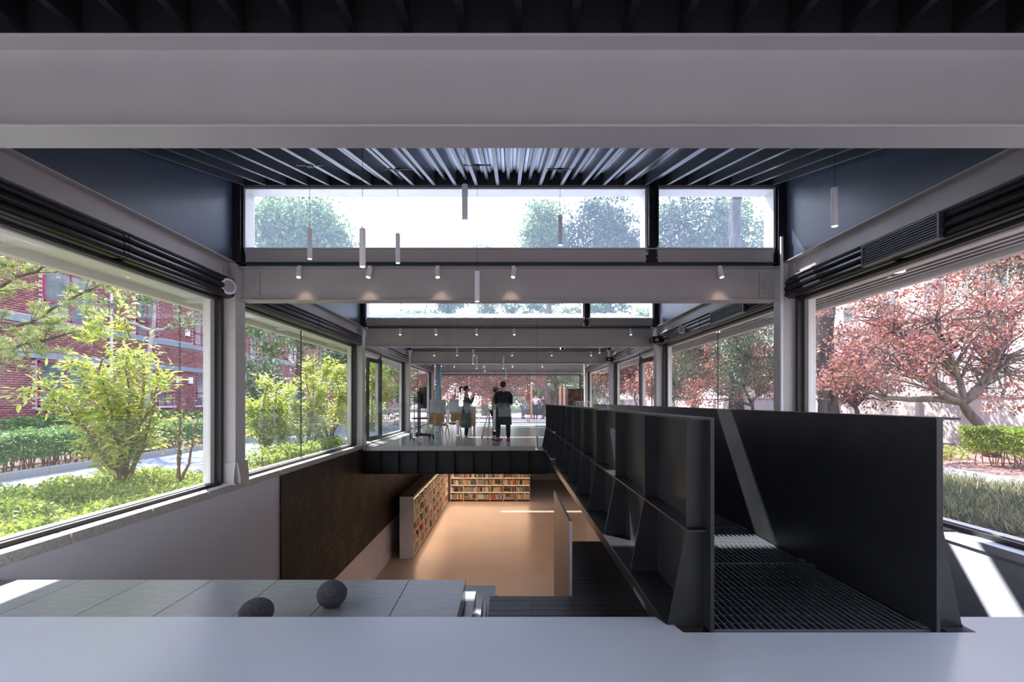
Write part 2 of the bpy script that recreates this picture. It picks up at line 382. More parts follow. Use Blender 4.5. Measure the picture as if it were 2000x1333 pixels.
for s in (-1, 1):
    side_window(s, YB + 0.1, 2.40)
    side_window(s, 2.80, 6.70)
    side_window(s, 7.10, 12.55, (9.55,))
    if s < 0: side_window(s, 15.1, 18.40); side_window(s, 18.8, 24.6, (21.7,))
    else: side_window(s, 14.9, 18.40); side_window(s, 18.8, 24.6, (21.7,))
# doorways of bay three: dark posts, a glazed pivot door on each side
dn = [0]
def glass_door(s, hinge, ang, w, label_extra):
    dn[0] += 1
    t = thing(f'door_{dn[0]}', None, None, hinge, kind='structure')
    p = MB(); h0 = -1.17; h1 = 1.25; hx, hy, _ = hinge; X = hx; Y = hy
    p.box(X - .03, X + .03, Y, Y + .11, h0, h1); p.box(X - .03, X + .03, Y + w - .11, Y + w, h0, h1)
    p.box(X - .03, X + .03, Y + .11, Y + w - .11, h0, h0 + .12); p.box(X - .03, X + .03, Y + .11, Y + w - .11, h1 - .12, h1)
    p.build('door_frame', M_duct, t)
    p = MB(); p.quad((X, Y + .11, h0 + .12), (X, Y + w - .11, h0 + .12), (X, Y + w - .11, h1 - .12), (X, Y + .11, h1 - .12)); p.build('pane', G_win, t)
    p = MB(); p.tube([(X - s * .09, Y + .16, h0 + .35), (X - s * .09, Y + .16, h0 + 1.85)], .018)
    p.box(X - .09, X + .09, Y + .15, Y + .17, h0 + .5, h0 + .52); p.box(X - .09, X + .09, Y + .15, Y + .17, h0 + 1.7, h0 + 1.72)
    p.build('door_handle', M_metal, t)
    t.rotation_euler = (0, 0, ang)
    return t
glass_door(-1, (-GX, 13.95, -1.17), math.radians(-9), 1.0, '')
glass_door(1, (GX, 13.45, -1.17), math.radians(8), 1.2, '')
for s in (-1, 1):
    p = MB(); a, b = sorted((s * (GX - .1), s * (GX + .1)))
    p.box(a, b, 12.98, 13.16, GR, 1.38)
    struct(p, 'trim_1' if s < 0 else 'trim_2', M_duct)
    p = MB(); p.box(a, b, 12.98, 15.1, 1.33, 1.42); struct(p, 'trim_3' if s < 0 else 'trim_4', M_frame)
# glazed end wall
wn_[0] += 1
t = thing(f'window_{wn_[0]}', None, None, (0, YE, GR), kind='structure')
p = MB(); p.box(-XW, XW, YE - .04, YE + .05, 1.36, 1.5); p.box(-XW, XW, YE - .04, YE + .05, GR, GR + .04)
p.box(-XW, -XW + .12, YE - .04, YE + .05, GR, 1.4); p.box(XW - .12, XW, YE - .04, YE + .05, GR, 1.4); p.build('window_frame', M_track, t)
js = [-XW + .12, -2.3, -.7, .98, 1.07, 2.45, 2.55, XW - .12]
for a, b in zip(js[:-1], js[1:]):
    p = MB(); p.quad((a + .01, YE, GR + .04), (b - .01, YE, GR + .04), (b - .01, YE, 1.36), (a + .01, YE, 1.36)); p.build('pane', G_win, t)
for j in js[1:-1]:
    p = MB(); p.box(j - .012, j + .012, YE - .02, YE + .02, GR + .04, 1.36); p.build('glazing_joint', M_track, t)
# floor slot glass
p = MB(); p.box(-XW, XW, 24.90, 25.3, GR - .02, GR - .005); p.build('window_20', G_win, kind='structure')

# ------------------------------------------------------------------ steel frame
def ibeam_x(D, z0=1.41, z1=1.89, x0=-XW, x1=XW, fl=0.11, ft=0.014, label='', web=0.012):
    t = thing('cross_beam', label, 'steel beam', (0, D, z0))
    p = MB(); p.box(x0, x1, D - web / 2, D + web / 2, z0 + ft, z1 - ft)
    p.build('web', M_beam, t)
    p = MB(); p.box(x0, x1, D - fl, D + fl, z0, z0 + ft); p.build('bottom_flange', M_beam, t, bevel=.003)
    p = MB(); p.box(x0, x1, D - fl, D + fl, z1 - ft, z1); p.build('top_flange', M_beam, t, bevel=.003)
    return t
BL = ['huge pale grey steel beam crossing the whole picture nearest to the camera',
      'second grey steel beam with spotlights below the wide upper window',
      'third grey cross beam framed below the small upper window',
      'fourth grey cross beam, the upper of the two small ones above the gallery',
      'fifth and farthest grey cross beam just above the end glazing']
for D, lb in zip(FR, BL):
    t = ibeam_x(D, label=lb, x0=-XW + (.12 if D > 3 else 0), x1=XW - (.12 if D > 3 else 0))
    if 3 < D < 20:
        for s in (-1, 1):
            p = MB(); x = s * (XW - .29); a, b = sorted((x - .05, x + .05)); zt = 1.82; zb = 1.48
            p.box(a, b, D - .030, D - .006, zb, zt); pl = p.build('bolt_plate', M_beam, t)
            for k in range(4):
                z = zb + .045 + k * (zt - zb - .09) / 3
                q = MB(); q.tube([(x, D - .03, z), (x, D - .045, z)], .017, 6); q.tube([(x, D - .045, z), (x, D - .05, z)], .010, 8); q.build('bolt', M_beam, pl)
# square access plates on the far beams, and a conduit down the right column
for D, x0_, lb in ((12.75, -.62, 'flat square cover plate on the web of the third cross beam'), (18.6, -.35, 'flat square cover plate on the web of the fourth cross beam')):
    t = thing('cover_plate', lb, 'plate', (x0_, D, 1.45)); p = MB(); p.box(x0_, x0_ + .46, D - .016, D - .007, 1.44, 1.84); p.build('plate', M_beam, t)
    for dx in (.03, .43):
        for z in (1.47, 1.81): q = MB(); q.tube([(x0_ + dx, D - .016, z), (x0_ + dx, D - .022, z)], .008, 8); q.build('screw', M_beam, t)
t = thing('conduit', 'thin pale cable conduit running down the inner face of the tall right column', 'conduit', (XW - .085, 6.80, -1.1))
p = MB(); p.box(XW - .10, XW - .07, 6.76, 6.79, -.35, 2.3); p.build('conduit_pipe', M_white, t); p = MB(); p.box(XW - .12, XW - .06, 6.74, 6.79, -.6, -.35); p.build('switch_box', M_white, t)
# columns
CN = ['second', 'third', 'fourth', 'fifth']
for i, D in enumerate(FR):
    for s in (-1, 1):
        side = 'left' if s < 0 else 'right'
        lb = {0: f'grey steel column on the {side} behind the nearest cross beam', 1: f'tall grey steel column at the {side} end of the beam with spotlights',
              2: f'grey column on the {side} where the gallery floor begins', 3: f'slim far grey column on the {side}, second from the end glazing',
              4: f'farthest grey column on the {side} next to the end glazing'}[i]
        t = thing('steel_column', lb, 'column', (s * (XW + .06), D, -1.17))
        X = s * (XW + .06); z0 = -1.165; z1 = 1.93
        p = MB(); p.box(X - .006, X + .006, D - .11, D + .11, z0, z1); p.build('web', M_col, t)
        p = MB(); p.box(X - .12, X + .12, D - .125, D - .11, z0, z1); p.box(X - .12, X + .12, D + .11, D + .125, z0, z1); p.build('flange', M_col, t)
        p = MB(); p.box(X - s * 0 - .12, X + .12, D - .10, D + .10, z0, z1)
        # closing plate to the room
        q = MB(); a, b = sorted((X - s * .12, X - s * .108)); q.box(a, b, D - .11, D + .11, z0, z1); q.build('side_plate', M_col, t)
        if i > 0:
            p = MB(); p.box(X - .16, X + .16, D - .2, D + .2, -1.17, -1.155); p.build('base_plate', M_col, t)
            p = MB(); xi = X - s * .122; a, b = sorted((xi, xi - s * .015))
            p.prism([(D - .20, -1.155), (D + .20, -1.155), (D + .20, -1.08), (D + .155, -.86), (D - .155, -.86), (D - .20, -1.08)], a, b, 'x'); p.build('gusset', M_col, t)
            p = MB(); p.prism([(X - .2, -1.155), (X + .2, -1.155), (X + .2, -1.08), (X + .16, -.87), (X - .16, -.87), (X - .2, -1.08)], D - .14, D - .126, 'y'); p.build('gusset', M_col, t)
# side beams, ducts, eaves, per bay
BY = [(YB, 2.48), (2.70, 6.79), (7.01, 12.64), (12.86, 18.49), (18.71, 24.69)]
bayname = ['behind the nearest beam', 'above the big front window', 'above the window past the first column', 'above the gallery door', 'above the farthest windows']
def arc(c, r, a0, a1, n=7):
    return [(c[0] + r * math.cos(math.radians(a0 + (a1 - a0) * k / n)), c[1] + r * math.sin(math.radians(a0 + (a1 - a0) * k / n))) for k in range(n + 1)]
for i, (a, b) in enumerate(BY):
    for s in (-1, 1):
        side = 'left' if s < 0 else 'right'
        t = thing('side_beam', f'grey steel side beam on the {side}, {bayname[i]}', 'steel beam', (s * XW, a, 1.7))
        X = s * (XW + .04)
        p = MB(); x0, x1 = sorted((X, X + s * .012)); p.box(x0, x1, a, b, 1.712, 1.938); p.build('web', M_beam, t)
        p = MB(); x0, x1 = sorted((X - s * .09, X + s * .08)); p.box(x0, x1, a, b, 1.70, 1.712); p.build('bottom_flange', M_beam, t)
        p = MB(); p.box(x0, x1, a, b, 1.938, 1.95); p.build('top_flange', M_beam, t)
        if 0 < i < 4:
            p = MB(); x0, x1 = sorted((X, X - s * .02)); p.box(x0, x1, b - .14, b - .03, 1.74, 1.90); pl = p.build('bolt_plate', M_beam, t)
            for k in (1.78, 1.86):
                q = MB(); q.tube([(X - s * .02, b - .07, k), (X - s * .035, b - .07, k)], .016, 6); q.build('bolt', M_beam, pl)
        # rounded black duct casing in two lengths
        prof = [(.20, .0), (.0, .0), (-.02, .02)] + arc((-.01, .075), .055, -70, -250)[::1][:0]
        pts = [(.24, 1.43), (.02, 1.43), (.0, 1.445)]
        for cz, r in ((1.485, .038), (1.565, .045), (1.645, .035)):
            for k in range(7):
                t_ = -90 + 180 * k / 6; pts.append((-.012 - r * .85 * math.cos(math.radians(t_)), cz + r * math.sin(math.radians(t_))))
        pts += [(.02, 1.69), (.24, 1.69)]
        m_ = (a + b) / 2 + (.15 if i == 1 else 0)
        for h, (c, d) in enumerate(((a, m_ - .004), (m_ + .004, b))):
            u = thing('duct_casing', f'{"nearer" if h == 0 else "farther"} length of black {side} duct casing {bayname[i]}', 'duct', (s * XW, c, 1.43))
            p = MB(); p.prism([(s * (XW + .0 + q[0]), q[1]) for q in pts], c, d, 'y'); p.build('casing', M_duct, u)
            p = MB(); e0 = d - .05 if h == 0 else c; p.prism([(s * (XW - .004 + q[0] * 1.02), 1.43 + (q[1] - 1.43) * 1.01) for q in pts], e0, e0 + .05, 'y'); p.build('joint_band', M_duct, u)
# grilles on the right duct
def grille(y0, y1, lb):
    t = thing('air_grille', lb, 'air grille', (XW - .07, y0, 1.45)); X = XW - .06
    p = MB(); p.box(X - .02, X + .05, y0, y0 + .02, 1.45, 1.68); p.box(X - .02, X + .05, y1 - .02, y1, 1.45, 1.68)
    p.box(X - .02, X + .05, y0 + .02, y1 - .02, 1.45, 1.465); p.box(X - .02, X + .05, y0 + .02, y1 - .02, 1.665, 1.68); p.build('grille_frame', M_joist, t)
    p = MB(); p.box(X + .03, X + .035, y0 + .02, y1 - .02, 1.465, 1.665); p.build('grille_back', M_black, t)
    for k in range(8):
        p = MB(); z = 1.477 + k * .0245; p.box(X - .015, X + .02, y0 + .02, y1 - .02, z, z + .006); p.build('slat', mat('grille_slat', (.25, .27, .31), .4), t)
grille(4.3, 5.25, 'black linear air grille in the right duct above the front window')
grille(7.9, 9.2, 'slim black air grille in the right duct past the first column')
# round white speakers on the ducts
def speaker(x, y, z, ang, lb, r=.11):
    t = thing('ceiling_speaker', lb, 'speaker', (x, y, z))
    d = Vector((math.cos(ang), math.sin(ang), 0))
    c = Vector((x, y, z)); p = MB(); p.tube([c - d * .09, c - d * .02, c], [r * .45, r * .55, r * .9], 20); p.build('speaker_body', M_white, t)
    p = MB(); p.tube([c, c + d * .012, c + d * .016], [r, r, r * .9], 28); p.build('speaker_rim', M_white, t)
    p = MB(); p.tube([c + d * .016, c + d * .019], [r * .72, r * .7], 28); p.build('speaker_grille', mat('speaker_mesh', (.42, .41, .46), .6), t)
speaker(-XW + .06, 6.60, 1.56, math.radians(-28), 'round white speaker at the end of the left black duct by the column')
speaker(XW - .12, 10.6, 1.56, math.radians(208), 'round white speaker on the right black duct past the first column', .09)
speaker(XW - .12, 15.6, 1.56, math.radians(208), 'small round white speaker on the right duct over the gallery', .09)
# small projector boxes at the right duct ends
for D, lb in ((12.3, 'small black projector box on the right duct beside the gallery column'), (18.1, 'small black projector box on the far right duct')):
    t = thing('projector', lb, 'projector', (XW - .25, D, 1.42)); p = MB(); p.box(XW - .3, XW - .05, D - .16, D + .16, 1.45, 1.62); p.build('projector_body', M_duct, t, bevel=.01)
    p = MB(); p.tube([(XW - .2, D - .16, 1.53), (XW - .2, D - .19, 1.53)], .045, 16); p.build('lens', M_metal, t)

# ------------------------------------------------------------------ roofs: rising towards each clerestory
ZA, ZB = 1.97, 3.07
def za_(a): return ZA if a < 4 else 1.90
ceil = thing('ceiling', None, None, (0, 0, 2), kind='structure')
bays = [(2.70, 6.9), (7.0, 12.75), (12.86, 18.6), (18.71, 24.8)]
def zl(y, a, b): return za_(a) + (ZB - za_(a)) * (y - a) / (b - a)
for bi, (a, b) in enumerate(bays):
    # corrugated deck
    n = 78; vs = []; xs = []
    w = 2 * XW / n
    for k in range(n):
        x = -XW + k * w; xs += [(x, 0), (x + w * .35, 0), (x + w * .5, .035), (x + w * .85, .035)]
    xs.append((XW, 0))
    ys0 = a - .1 if a < 4 else a + .1
    p = MB(); ya, yb = ys0, b
    for k in range(len(xs) - 1):
        (xa, ha), (xb, hb) = xs[k], xs[k + 1]
        za, zb = zl(ya, a, b) + .17, zl(yb, a, b) + .17
        p.quad((xa, ya, za + ha), (xa, yb, zb + ha), (xb, yb, zb + hb), (xb, ya, za + hb))
    p.build('roof_deck', M_deck, ceil)
    # roof above with standing seams
    rf = MB(); ye = b + (.36 if bi == 0 else .24); z0_, z1_ = zl(ys0, a, b) + .22, zl(ye, a, b) + .22
    X0, X1 = -XW - .3, XW + .3
    rf.add([(X0, ys0, z0_), (X1, ys0, z0_), (X1, ye, z1_), (X0, ye, z1_), (X0, ys0, z0_ + .05), (X1, ys0, z0_ + .05), (X1, ye, z1_ + .05), (X0, ye, z1_ + .05)],
           [(3,2,1,0),(4,5,6,7),(0,1,5,4),(1,2,6,5),(2,3,7,6),(3,0,4,7)])
    rt = rf.build('roof_sheet', M_roof, ceil)
    x = X0 + .02; first = None
    while x < X1:
        if first is None:
            q = MB(); q.bar((x, ys0, z0_ + .07), (x, ye, z1_ + .07), .02, .05); first = q.build('roof_seam', M_roof, rt); fx = x
        else: inst(first, (x - fx, 0, 0), rt)
        x += .42
    # joists
    prev = {}
    x = -XW + .135; k = 0
    while x < XW:
        main = (k % 2 == 0); key = main
        if key not in prev:
            q = MB(); dz = 0 if main else .075
            q.bar((x, a, zl(a, a, b) + .085 + dz / 2), (x, b - .06, zl(b - .06, a, b) + .085 + dz / 2), .016, .17 - dz)
            q.bar((x, a, zl(a, a, b) + .003 + dz), (x, b - .06, zl(b - .06, a, b) + .003 + dz), .045 if main else .04, .008)
            prev[key] = (q.build('joist', M_joist, ceil), x)
        else: inst(prev[key][0], (x - prev[key][1], 0, 0), ceil)
        x += .15; k += 1
        if bi > 1 and k % 2: x += .15; k += 1
    # header, posts, side panels
    p = MB(); p.box(-XW, XW, b - .05, b + .07, 3.055, 3.30); p.build('header_beam', M_blacksteel, ceil)
    for s in (-1, 1):
        side = 'left' if s < 0 else 'right'
        p = MB(); x0, x1 = sorted((s * XW, s * (XW + .08)))
        p.prism([(a - .1, 1.95), (b + .3, 1.95), (b + .3, zl(b + .3, a, b) + .2), (a - .1, zl(a - .1, a, b) + .2)], x0, x1, 'x')
        o = struct(p, 'wall_left' if s < 0 else 'wall_right', M_dark)
        t = thing('roof_post', f'black steel post at the {side} edge of the ' + ['wide upper window', 'small upper window behind it', 'third upper window', 'farthest upper window'][bi], 'post', (s * (XW - .06), b, 1.95))
        X = s * (XW - .055)
        p = MB(); p.box(X - .055, X + .055, b - .09, b - .08, 1.95, 3.1); p.box(X - .055, X + .055, b + .01, b + .02, 1.95, 3.1); p.build('flange', M_blacksteel, t)
        p = MB(); p.box(X - .006, X + .006, b - .08, b + .01, 1.95, 3.1); p.build('web', M_blacksteel, t)
    # black mullion on the right third
    t = thing('roof_post', 'black steel mullion dividing the ' + ['wide upper window', 'small upper window behind it', 'third upper window', 'farthest upper window'][bi], 'post', (2.04, b, 1.95))
    X = 2.035; p = MB(); p.box(X - .065, X - .055, b - .09, b + .05, 2.19, 3.06); p.box(X + .055, X + .065, b - .09, b + .05, 2.19, 3.06); p.build('flange', M_blacksteel, t)
    p = MB(); p.box(X - .055, X + .055, b - .02, b - .01, 1.95, 3.06); p.build('web', M_blacksteel, t)
    # clerestory window
    wn_[0] += 1
    t = thing(f'window_{wn_[0]}', None, None, (0, b, 2.19), kind='structure')
    for (xa, xb) in ((-XW + .1, 1.965), (2.105, XW - .1)):
        p = MB()
        p.box(xa, xa + .03, b + .0, b + .26, 2.19, 3.05); p.box(xb - .03, xb, b + .0, b + .26, 2.19, 3.05); p.box(xa + .03, xb - .03, b, b + .26, 3.02, 3.05); p.box(xa + .03, xb - .03, b, b + .26, 2.165, 2.19)
        p.build('window_frame', M_frame, t)
        p = MB(); p.quad((xa + .03, b + .22, 2.19), (xb - .03, b + .22, 2.19), (xb - .03, b + .22, 3.02), (xa + .03, b + .22, 3.02)); p.build('pane', G_cler, t)
    # channel under the clerestory
    t = thing('channel_beam', 'grey channel directly under the ' + ['wide upper window', 'small upper window behind it', 'third upper window', 'farthest upper window'][bi], 'steel beam', (0, b, 1.95))
    x = -XW + .13; ends = [-XW + .13, -2.86, -.98, .9, 1.95] if bi == 0 else [-XW + .13, 1.95]
    for xa, xb in zip(ends, ends[1:] + [None]):
        if xb is None: break
        p = MB(); p.box(xa + .001, xb - .001, b - .0, b + .012, 1.965, 2.155); p.build('channel_web', M_beam, t)
    p = MB(); p.box(2.12, XW - .13, b, b + .012, 1.965, 2.155); p.build('channel_web', M_beam, t)
    p = MB(); p.box(-XW + .13, XW - .13, b - .045, b + .1, 2.155, 2.167); p.build('channel_flange', M_beam, t)
    p = MB(); p.box(-XW + .13, XW - .13, b - .045, b + .1, 1.95, 1.965); p.build('channel_flange', M_blacksteel, t)
    # lighting track on the beam's top flange
    t = thing('lighting_track', 'thin black lighting track along the top of the ' + ['second', 'third', 'fourth', 'fifth'][bi] + ' cross beam', 'light track', (0, b - .1, 1.89))
    p = MB(); p.box(-XW + .2, XW - .2, b - .105, b - .065, 1.892, 1.93); p.build('track_rail', M_track, t)
    p = MB(); p.box(-XW + .2, XW - .2, b - .108, b - .106, 1.895, 1.903); p.build('blue_tape', mat('blue_edge', (.03, .16, .30), .4), t, label='thin blue edge strip')
# ceiling over the camera: flat, low, dark
p = MB(); p.box(-XW, XW, YB, 2.78, 2.38, 2.5); p.build('roof_sheet', M_black, ceil)
p = MB(); p.box(-XW, XW, 2.60, 2.66, 1.89, 2.38); p.build('header_beam', M_black, ceil)
pj = pp = None; x = -XW + .12; k = 0
while x < XW:
    if pj is None:
        q = MB(); q.box(x - .01, x + .01, YB, 2.60, 1.99, 2.38); q.box(x - .02, x + .02, YB, 2.60, 1.98, 1.99); pj = q.build('joist', M_black, ceil); px0 = x
        q = MB(); q.tube([(x + .147, YB, 2.12), (x + .147, 2.42, 2.12)], .022, 8); pp = q.build('ceiling_pipe', M_blacksteel, ceil)
    else:
        inst(pj, (x - px0, 0, 0), ceil); inst(pp, (x - px0, 0, 0), ceil)
    x += .294
for s in (-1, 1):
    p = MB(); a, b = sorted((s * XW, s * (XW + .08))); p.box(a, b, YB, 2.62, 1.95, 2.5); struct(p, 'wall_left' if s < 0 else 'wall_right', M_dark)

# eaves outside
for s in (-1, 1):
    t = thing('eave', 'pale soffit and fascia of the roof overhang outside the ' + ('left' if s < 0 else 'right') + ' windows', 'roof eave', (s * 4.6, YB, 1.5))
    a, b = sorted((s * (XW + .36), s * 5.05))
    p = MB(); p.box(a, b, YB, YE + .4, 1.66, 1.72); p.build('eave_roof', M_roof, t)
    p = MB(); x0, x1 = sorted((s * 4.98, s * 5.08)); p.box(x0, x1, YB, YE + .4, 1.46, 1.66); p.build('fascia', M_frame, t)
    p = MB(); x0, x1 = sorted((s * (XW + .30), s * (XW + .36))); p.box(x0, x1, YB, YE + .4, 1.42, 1.95); p.build('fascia', M_frame, t)
    if s < 0:
        y = YB
        while y < YE:
            p = MB(); p.box(a + .0, b - .0, y + .03, y + 2.87, 1.56, 1.575); p.build('soffit_panel', M_frame, t)
            q = MB(); q.box(a, b, y - .03, y + .03, 1.50, 1.56); q.build('soffit_rib', M_frame, t); y += 2.9
        for y, nm in ((5.0, 0), (10.0, 1)):
            p = MB(); p.tube([(-4.62, y, 1.56), (-4.62, y, 1.55)], .06, 16); p.build('recessed_light', M_lamp, t)
    else:
        x = XW + .42; f = None
        while x < 4.95:
            if f is None:
                q = MB(); q.box(x, x + .032, YB, YE, 1.512, 1.519); f = q.build('slat', M_frame, t); fx = x
            else: inst(f, (x - fx, 0, 0), t)
            x += .115
        p = MB(); p.box(XW + .36, 4.98, YB, YE, 1.55, 1.56); p.build('soffit_panel', M_black, t)
        for y in (5.6, 10.5):
            p = MB(); p.tube([(4.5, y, 1.50), (4.5, y, 1.49)], .07, 16); p.build('recessed_light', M_lamp, t)

# ------------------------------------------------------------------ steel bridge
FY = [2.586, 3.40, 4.33, 5.28, 6.22, 7.17, 8.12, 9.07, 10.02, 10.97, 11.92, 12.6]
def girder(X, s, lb):
    t = thing('bridge_girder', lb, 'steel girder', (X, 2.5, GR))
    y0, y1 = 2.50, 12.74
    p = MB(); p.box(X - .010, X + .010, y0, y1, GR, -.10); p.build('web', M_blacksteel, t)
    a, b = sorted((X - s * .012, X + s * .115)); p = MB(); p.box(a, b, y0, y1, -.10, -.088); p.build('top_flange', M_blacksteel, t)
    a, b = sorted((X + s * .010, X + s * .115)); p = MB(); p.box(a, b, y0 + .03, y1, -.688, -.678); p.build('ledge', M_blacksteel, t)
    a, b = sorted((X + s * .010, X + s * .21)); p = MB(); p.box(a, b, 2.585, y1, GR - .012, GR); p.build('bottom_flange', M_blacksteel, t)
    q0 = q1 = None
    for y in FY:
        if q0 is None:
            a, b = sorted((X + s * .010, X + s * .10)); p = MB(); p.box(a, b, y, y + .012, -.678, -.10); q0 = p.build('stiffener', M_blacksteel, t)
            p = MB(); p.prism([(X + s * .010, GR), (X + s * .20, GR), (X + s * .10, -.688), (X + s * .010, -.688)], y, y + .012, 'y'); q1 = p.build('fin', M_blacksteel, t); yy = y
        else: inst(q0, (0, y - yy, 0), t); inst(q1, (0, y - yy, 0), t)
    return t
girder(1.05, -1, 'black steel bridge girder with projecting fins, the left one beside the void')
girder(2.22, 1, 'black steel bridge girder with smooth inner face, the right one by the right wall')
# grating
def gpanel(y0, y1, lb):
    t = thing('floor_grating', lb, 'metal grating', (1.06, y0, GR), group='grating panels of the bridge')
    x0, x1 = 1.065, 2.205
    p = MB(); p.box(x0, x1, y0, y0 + .005, GR - .03, GR); p.box(x0, x1, y1 - .007, y1 - .002, GR - .03, GR)
    p.build('edge_bar', M_grate, t)
    q = MB(); q.box(x0 + .005, x0 + .010, y0 + .005, y1 - .007, GR - .03, GR); f = q.build('bearing_bar', M_grate, t)
    k = 1
    while x0 + .005 + k * .04 < x1: inst(f, (k * .04, 0, 0), t); k += 1
    q = MB(); q.box(x0, x1, y0 + .1, y0 + .105, GR - .018, GR - .012); f = q.build('cross_rod', M_grate, t)
    k = 1
    while y0 + .1 + k * .1 < y1 - .03: inst(f, (0, k * .1, 0), t); k += 1
    for c in (.02, y1 - y0 - .09):
        q = MB(); q.box(x1 - .03, x1 + .004, y0 + c, y0 + c + .07, GR - .0, GR + .006); q.build('clip', M_grate, t)
    return t
GN = ['nearest', 'second', 'third', 'fourth', 'fifth', 'sixth', 'seventh', 'eighth', 'ninth', 'last']
y = 2.53
for i in range(10):
    y1 = 3.57 + i * 1.02 if i < 9 else 12.73
    gpanel(y, y1, f'{GN[i]} black steel grating panel on the bridge walkway'); y = y1
t = thing('bridge_underside', 'black steel ribs and an added shade sheet under the grating of the bridge', 'steel deck', (1.6, 2.6, -1.6))
p = MB(); p.box(1.07, 2.20, 2.6, 12.7, -1.60, -1.59); p.build('shade_sheet', M_black, t)  # black sheet added to supply the darkness below the grating
for y in FY: q = MB(); q.box(1.07, 2.20, y, y + .012, -1.59, GR - .035); q.build('cross_rib', M_blacksteel, t)
p = MB(); p.box(1.04, 1.06, 2.6, 12.7, -1.6, GR - .012); p.box(2.21, 2.23, 2.6, 12.7, -1.6, GR - .012); p.build('side_web', M_blacksteel, t)
# edge girder of the gallery slab
t = thing('edge_girder', 'black steel edge girder with ribs under the glass railing of the gallery', 'steel girder', (0, 12.74, -1.92))
p = MB(); p.box(-XW, 1.0, 12.86, 12.88, -1.92, GR - .0); p.build('web', M_blacksteel, t)
p = MB(); p.box(-XW, 1.0, 12.70, 12.88, -1.33, -1.318); p.build('ledge', M_blacksteel, t)
p = MB(); p.box(-XW, 1.0, 12.72, 12.88, -1.935, -1.92); p.build('bottom_flange', M_blacksteel, t)
p = MB(); p.box(1.0, XW, 12.76, 12.88, -1.92, GR); p.build('web', M_blacksteel, t)
x = -XW + .47
while x < 1.0:
    q = MB(); q.box(x, x + .012, 12.74, 12.86, -1.92, -1.33); q.box(x + .03, x + .042, 12.76, 12.86, -1.318, GR); q.build('rib', M_blacksteel, t); x += .49
# glass railing
t = thing('glass_railing', 'frameless glass railing along the edge of the upper gallery', 'railing', (0, 12.78, GR))
xs = [-XW + .02, -2.25, -.62, 1.0]
for a, b in zip(xs[:-1], xs[1:]):
    p = MB(); p.box(a + .006, b - .006, 12.775, 12.787, GR - .08, -.05); p.build('pane', G_rail, t)
p = MB(); p.box(-XW + .0, -XW + .07, 12.75, 12.81, -.33, -.25); p.build('clamp', M_metal, t)
p = MB(); p.box(.96, 1.02, 12.75, 12.81, -.33, -.25); p.build('clamp', M_metal, t)

# ------------------------------------------------------------------ bench, steps, planked landing
t = thing('bench', 'long grey laminate bench top with two round stones on it', 'bench', (-2, 3.2, -1.37))
p = MB(); p.box(-XW, -.335, 2.72, 3.68, LOW, -1.392); p.build('bench_body', M_panel, t)
x = -.33 - .5 * 8; k = 0
x = -.33
widths = [.435] + [.5] * 7
for w in widths:
    xa = max(x - w, -XW); p = MB(); p.box(xa + .002, x - .002, 2.70, 3.695, -1.39, -1.37); p.build('bench_panel', M_panel, t, bevel=.002); x -= w
    if x <= -XW: break
steps = [(-.27, 3.90, -1.54), (-.23, 4.20, -1.71), (-.21, 4.50, -1.88)]
prevx = -.33
for i, (X, D, z) in enumerate(steps):
    t = thing('step_block', ['highest and widest', 'middle', 'lowest and narrowest'][i] + ' grey step end beside the bench', 'step', (X, 3, z))
    p = MB(); p.box(-1.6, X, 2.72, D, z - .155, z) if i else p.box(-1.6, X, 2.72, D, z - .155, z)
    p.v = [(vx, vy if vy > 3 else 2.72, vz) for vx, vy, vz in p.v]
    # keep clear of the bench body in front
    p = MB(); p.prism([(-.33, 2.72), (X, 2.72), (X, D), (-1.6, D), (-1.6, [3.70, 3.902, 4.202][i]), (-.33, [3.70, 3.902, 4.202][i])], z - .15, z, 'z')
    p.build('step_top', M_panel, t)
    q = MB(); q.prism([(-.33, 2.74), (X - .01, 2.74), (X - .01, D - .01), (-1.6, D - .01), (-1.6, [3.70, 3.902, 4.202][i]), (-.33, [3.70, 3.902, 4.202][i])], LOW, z - .15, 'z')
    q.build('step_body', M_panel, t)
t = thing('planked_landing', 'dark planked stair landing below the bridge, beside the walnut panel', 'stair landing', (1.5, 5, -2.05))
y = 2.75; 
while y < 5.03:
    for (xa, xb) in ((-.205, .22), (.222, 3.88)):
        p = MB(); p.box(xa + .001, xb - .001, y + .003, y + .113, -2.075, -2.05 - rnd.random() * .002); p.build('plank', M_plank, t)
    y += .116
while y < 7.0:
    p = MB(); p.box(.665, 3.88, y + .003, y + .113, -2.075, -2.05 - rnd.random() * .002); p.build('plank', M_plank, t); y += .116
p = MB(); p.prism([(-.2, 2.74), (3.885, 2.74), (3.885, 7.05), (.67, 7.05), (.67, 5.04), (-.2, 5.04)], LOW, -2.078, 'z'); p.build('landing_body', M_black, t)
t = thing('walnut_panel', 'tall walnut-coloured side panel of the stair beside the planked landing', 'panel', (.64, 6, -2))
for k in range(4):
    a = 5.13 + k * .44; p = MB(); p.box(.635, .66, a + .001, a + .439, LOW, -1.28); p.build('board', M_woodwall, t)
p = MB(); p.box(.637, .664, 5.115, 5.13, LOW, -1.28); p.build('edge_strip', M_white, t, label='pale front edge strip')
t = thing('low_ledge', 'grey ledge block behind the bench end, partly in the sun', 'ledge', (-1, 5.5, -2.2))
p = MB(); p.box(-1.7, -.165, 4.9, 5.75, -2.22, -2.2); p.build('ledge_top', M_panel, t)
p = MB(); p.box(-1.68, -.18, 4.92, 5.73, LOW, -2.22); p.build('ledge_body', M_panel, t)
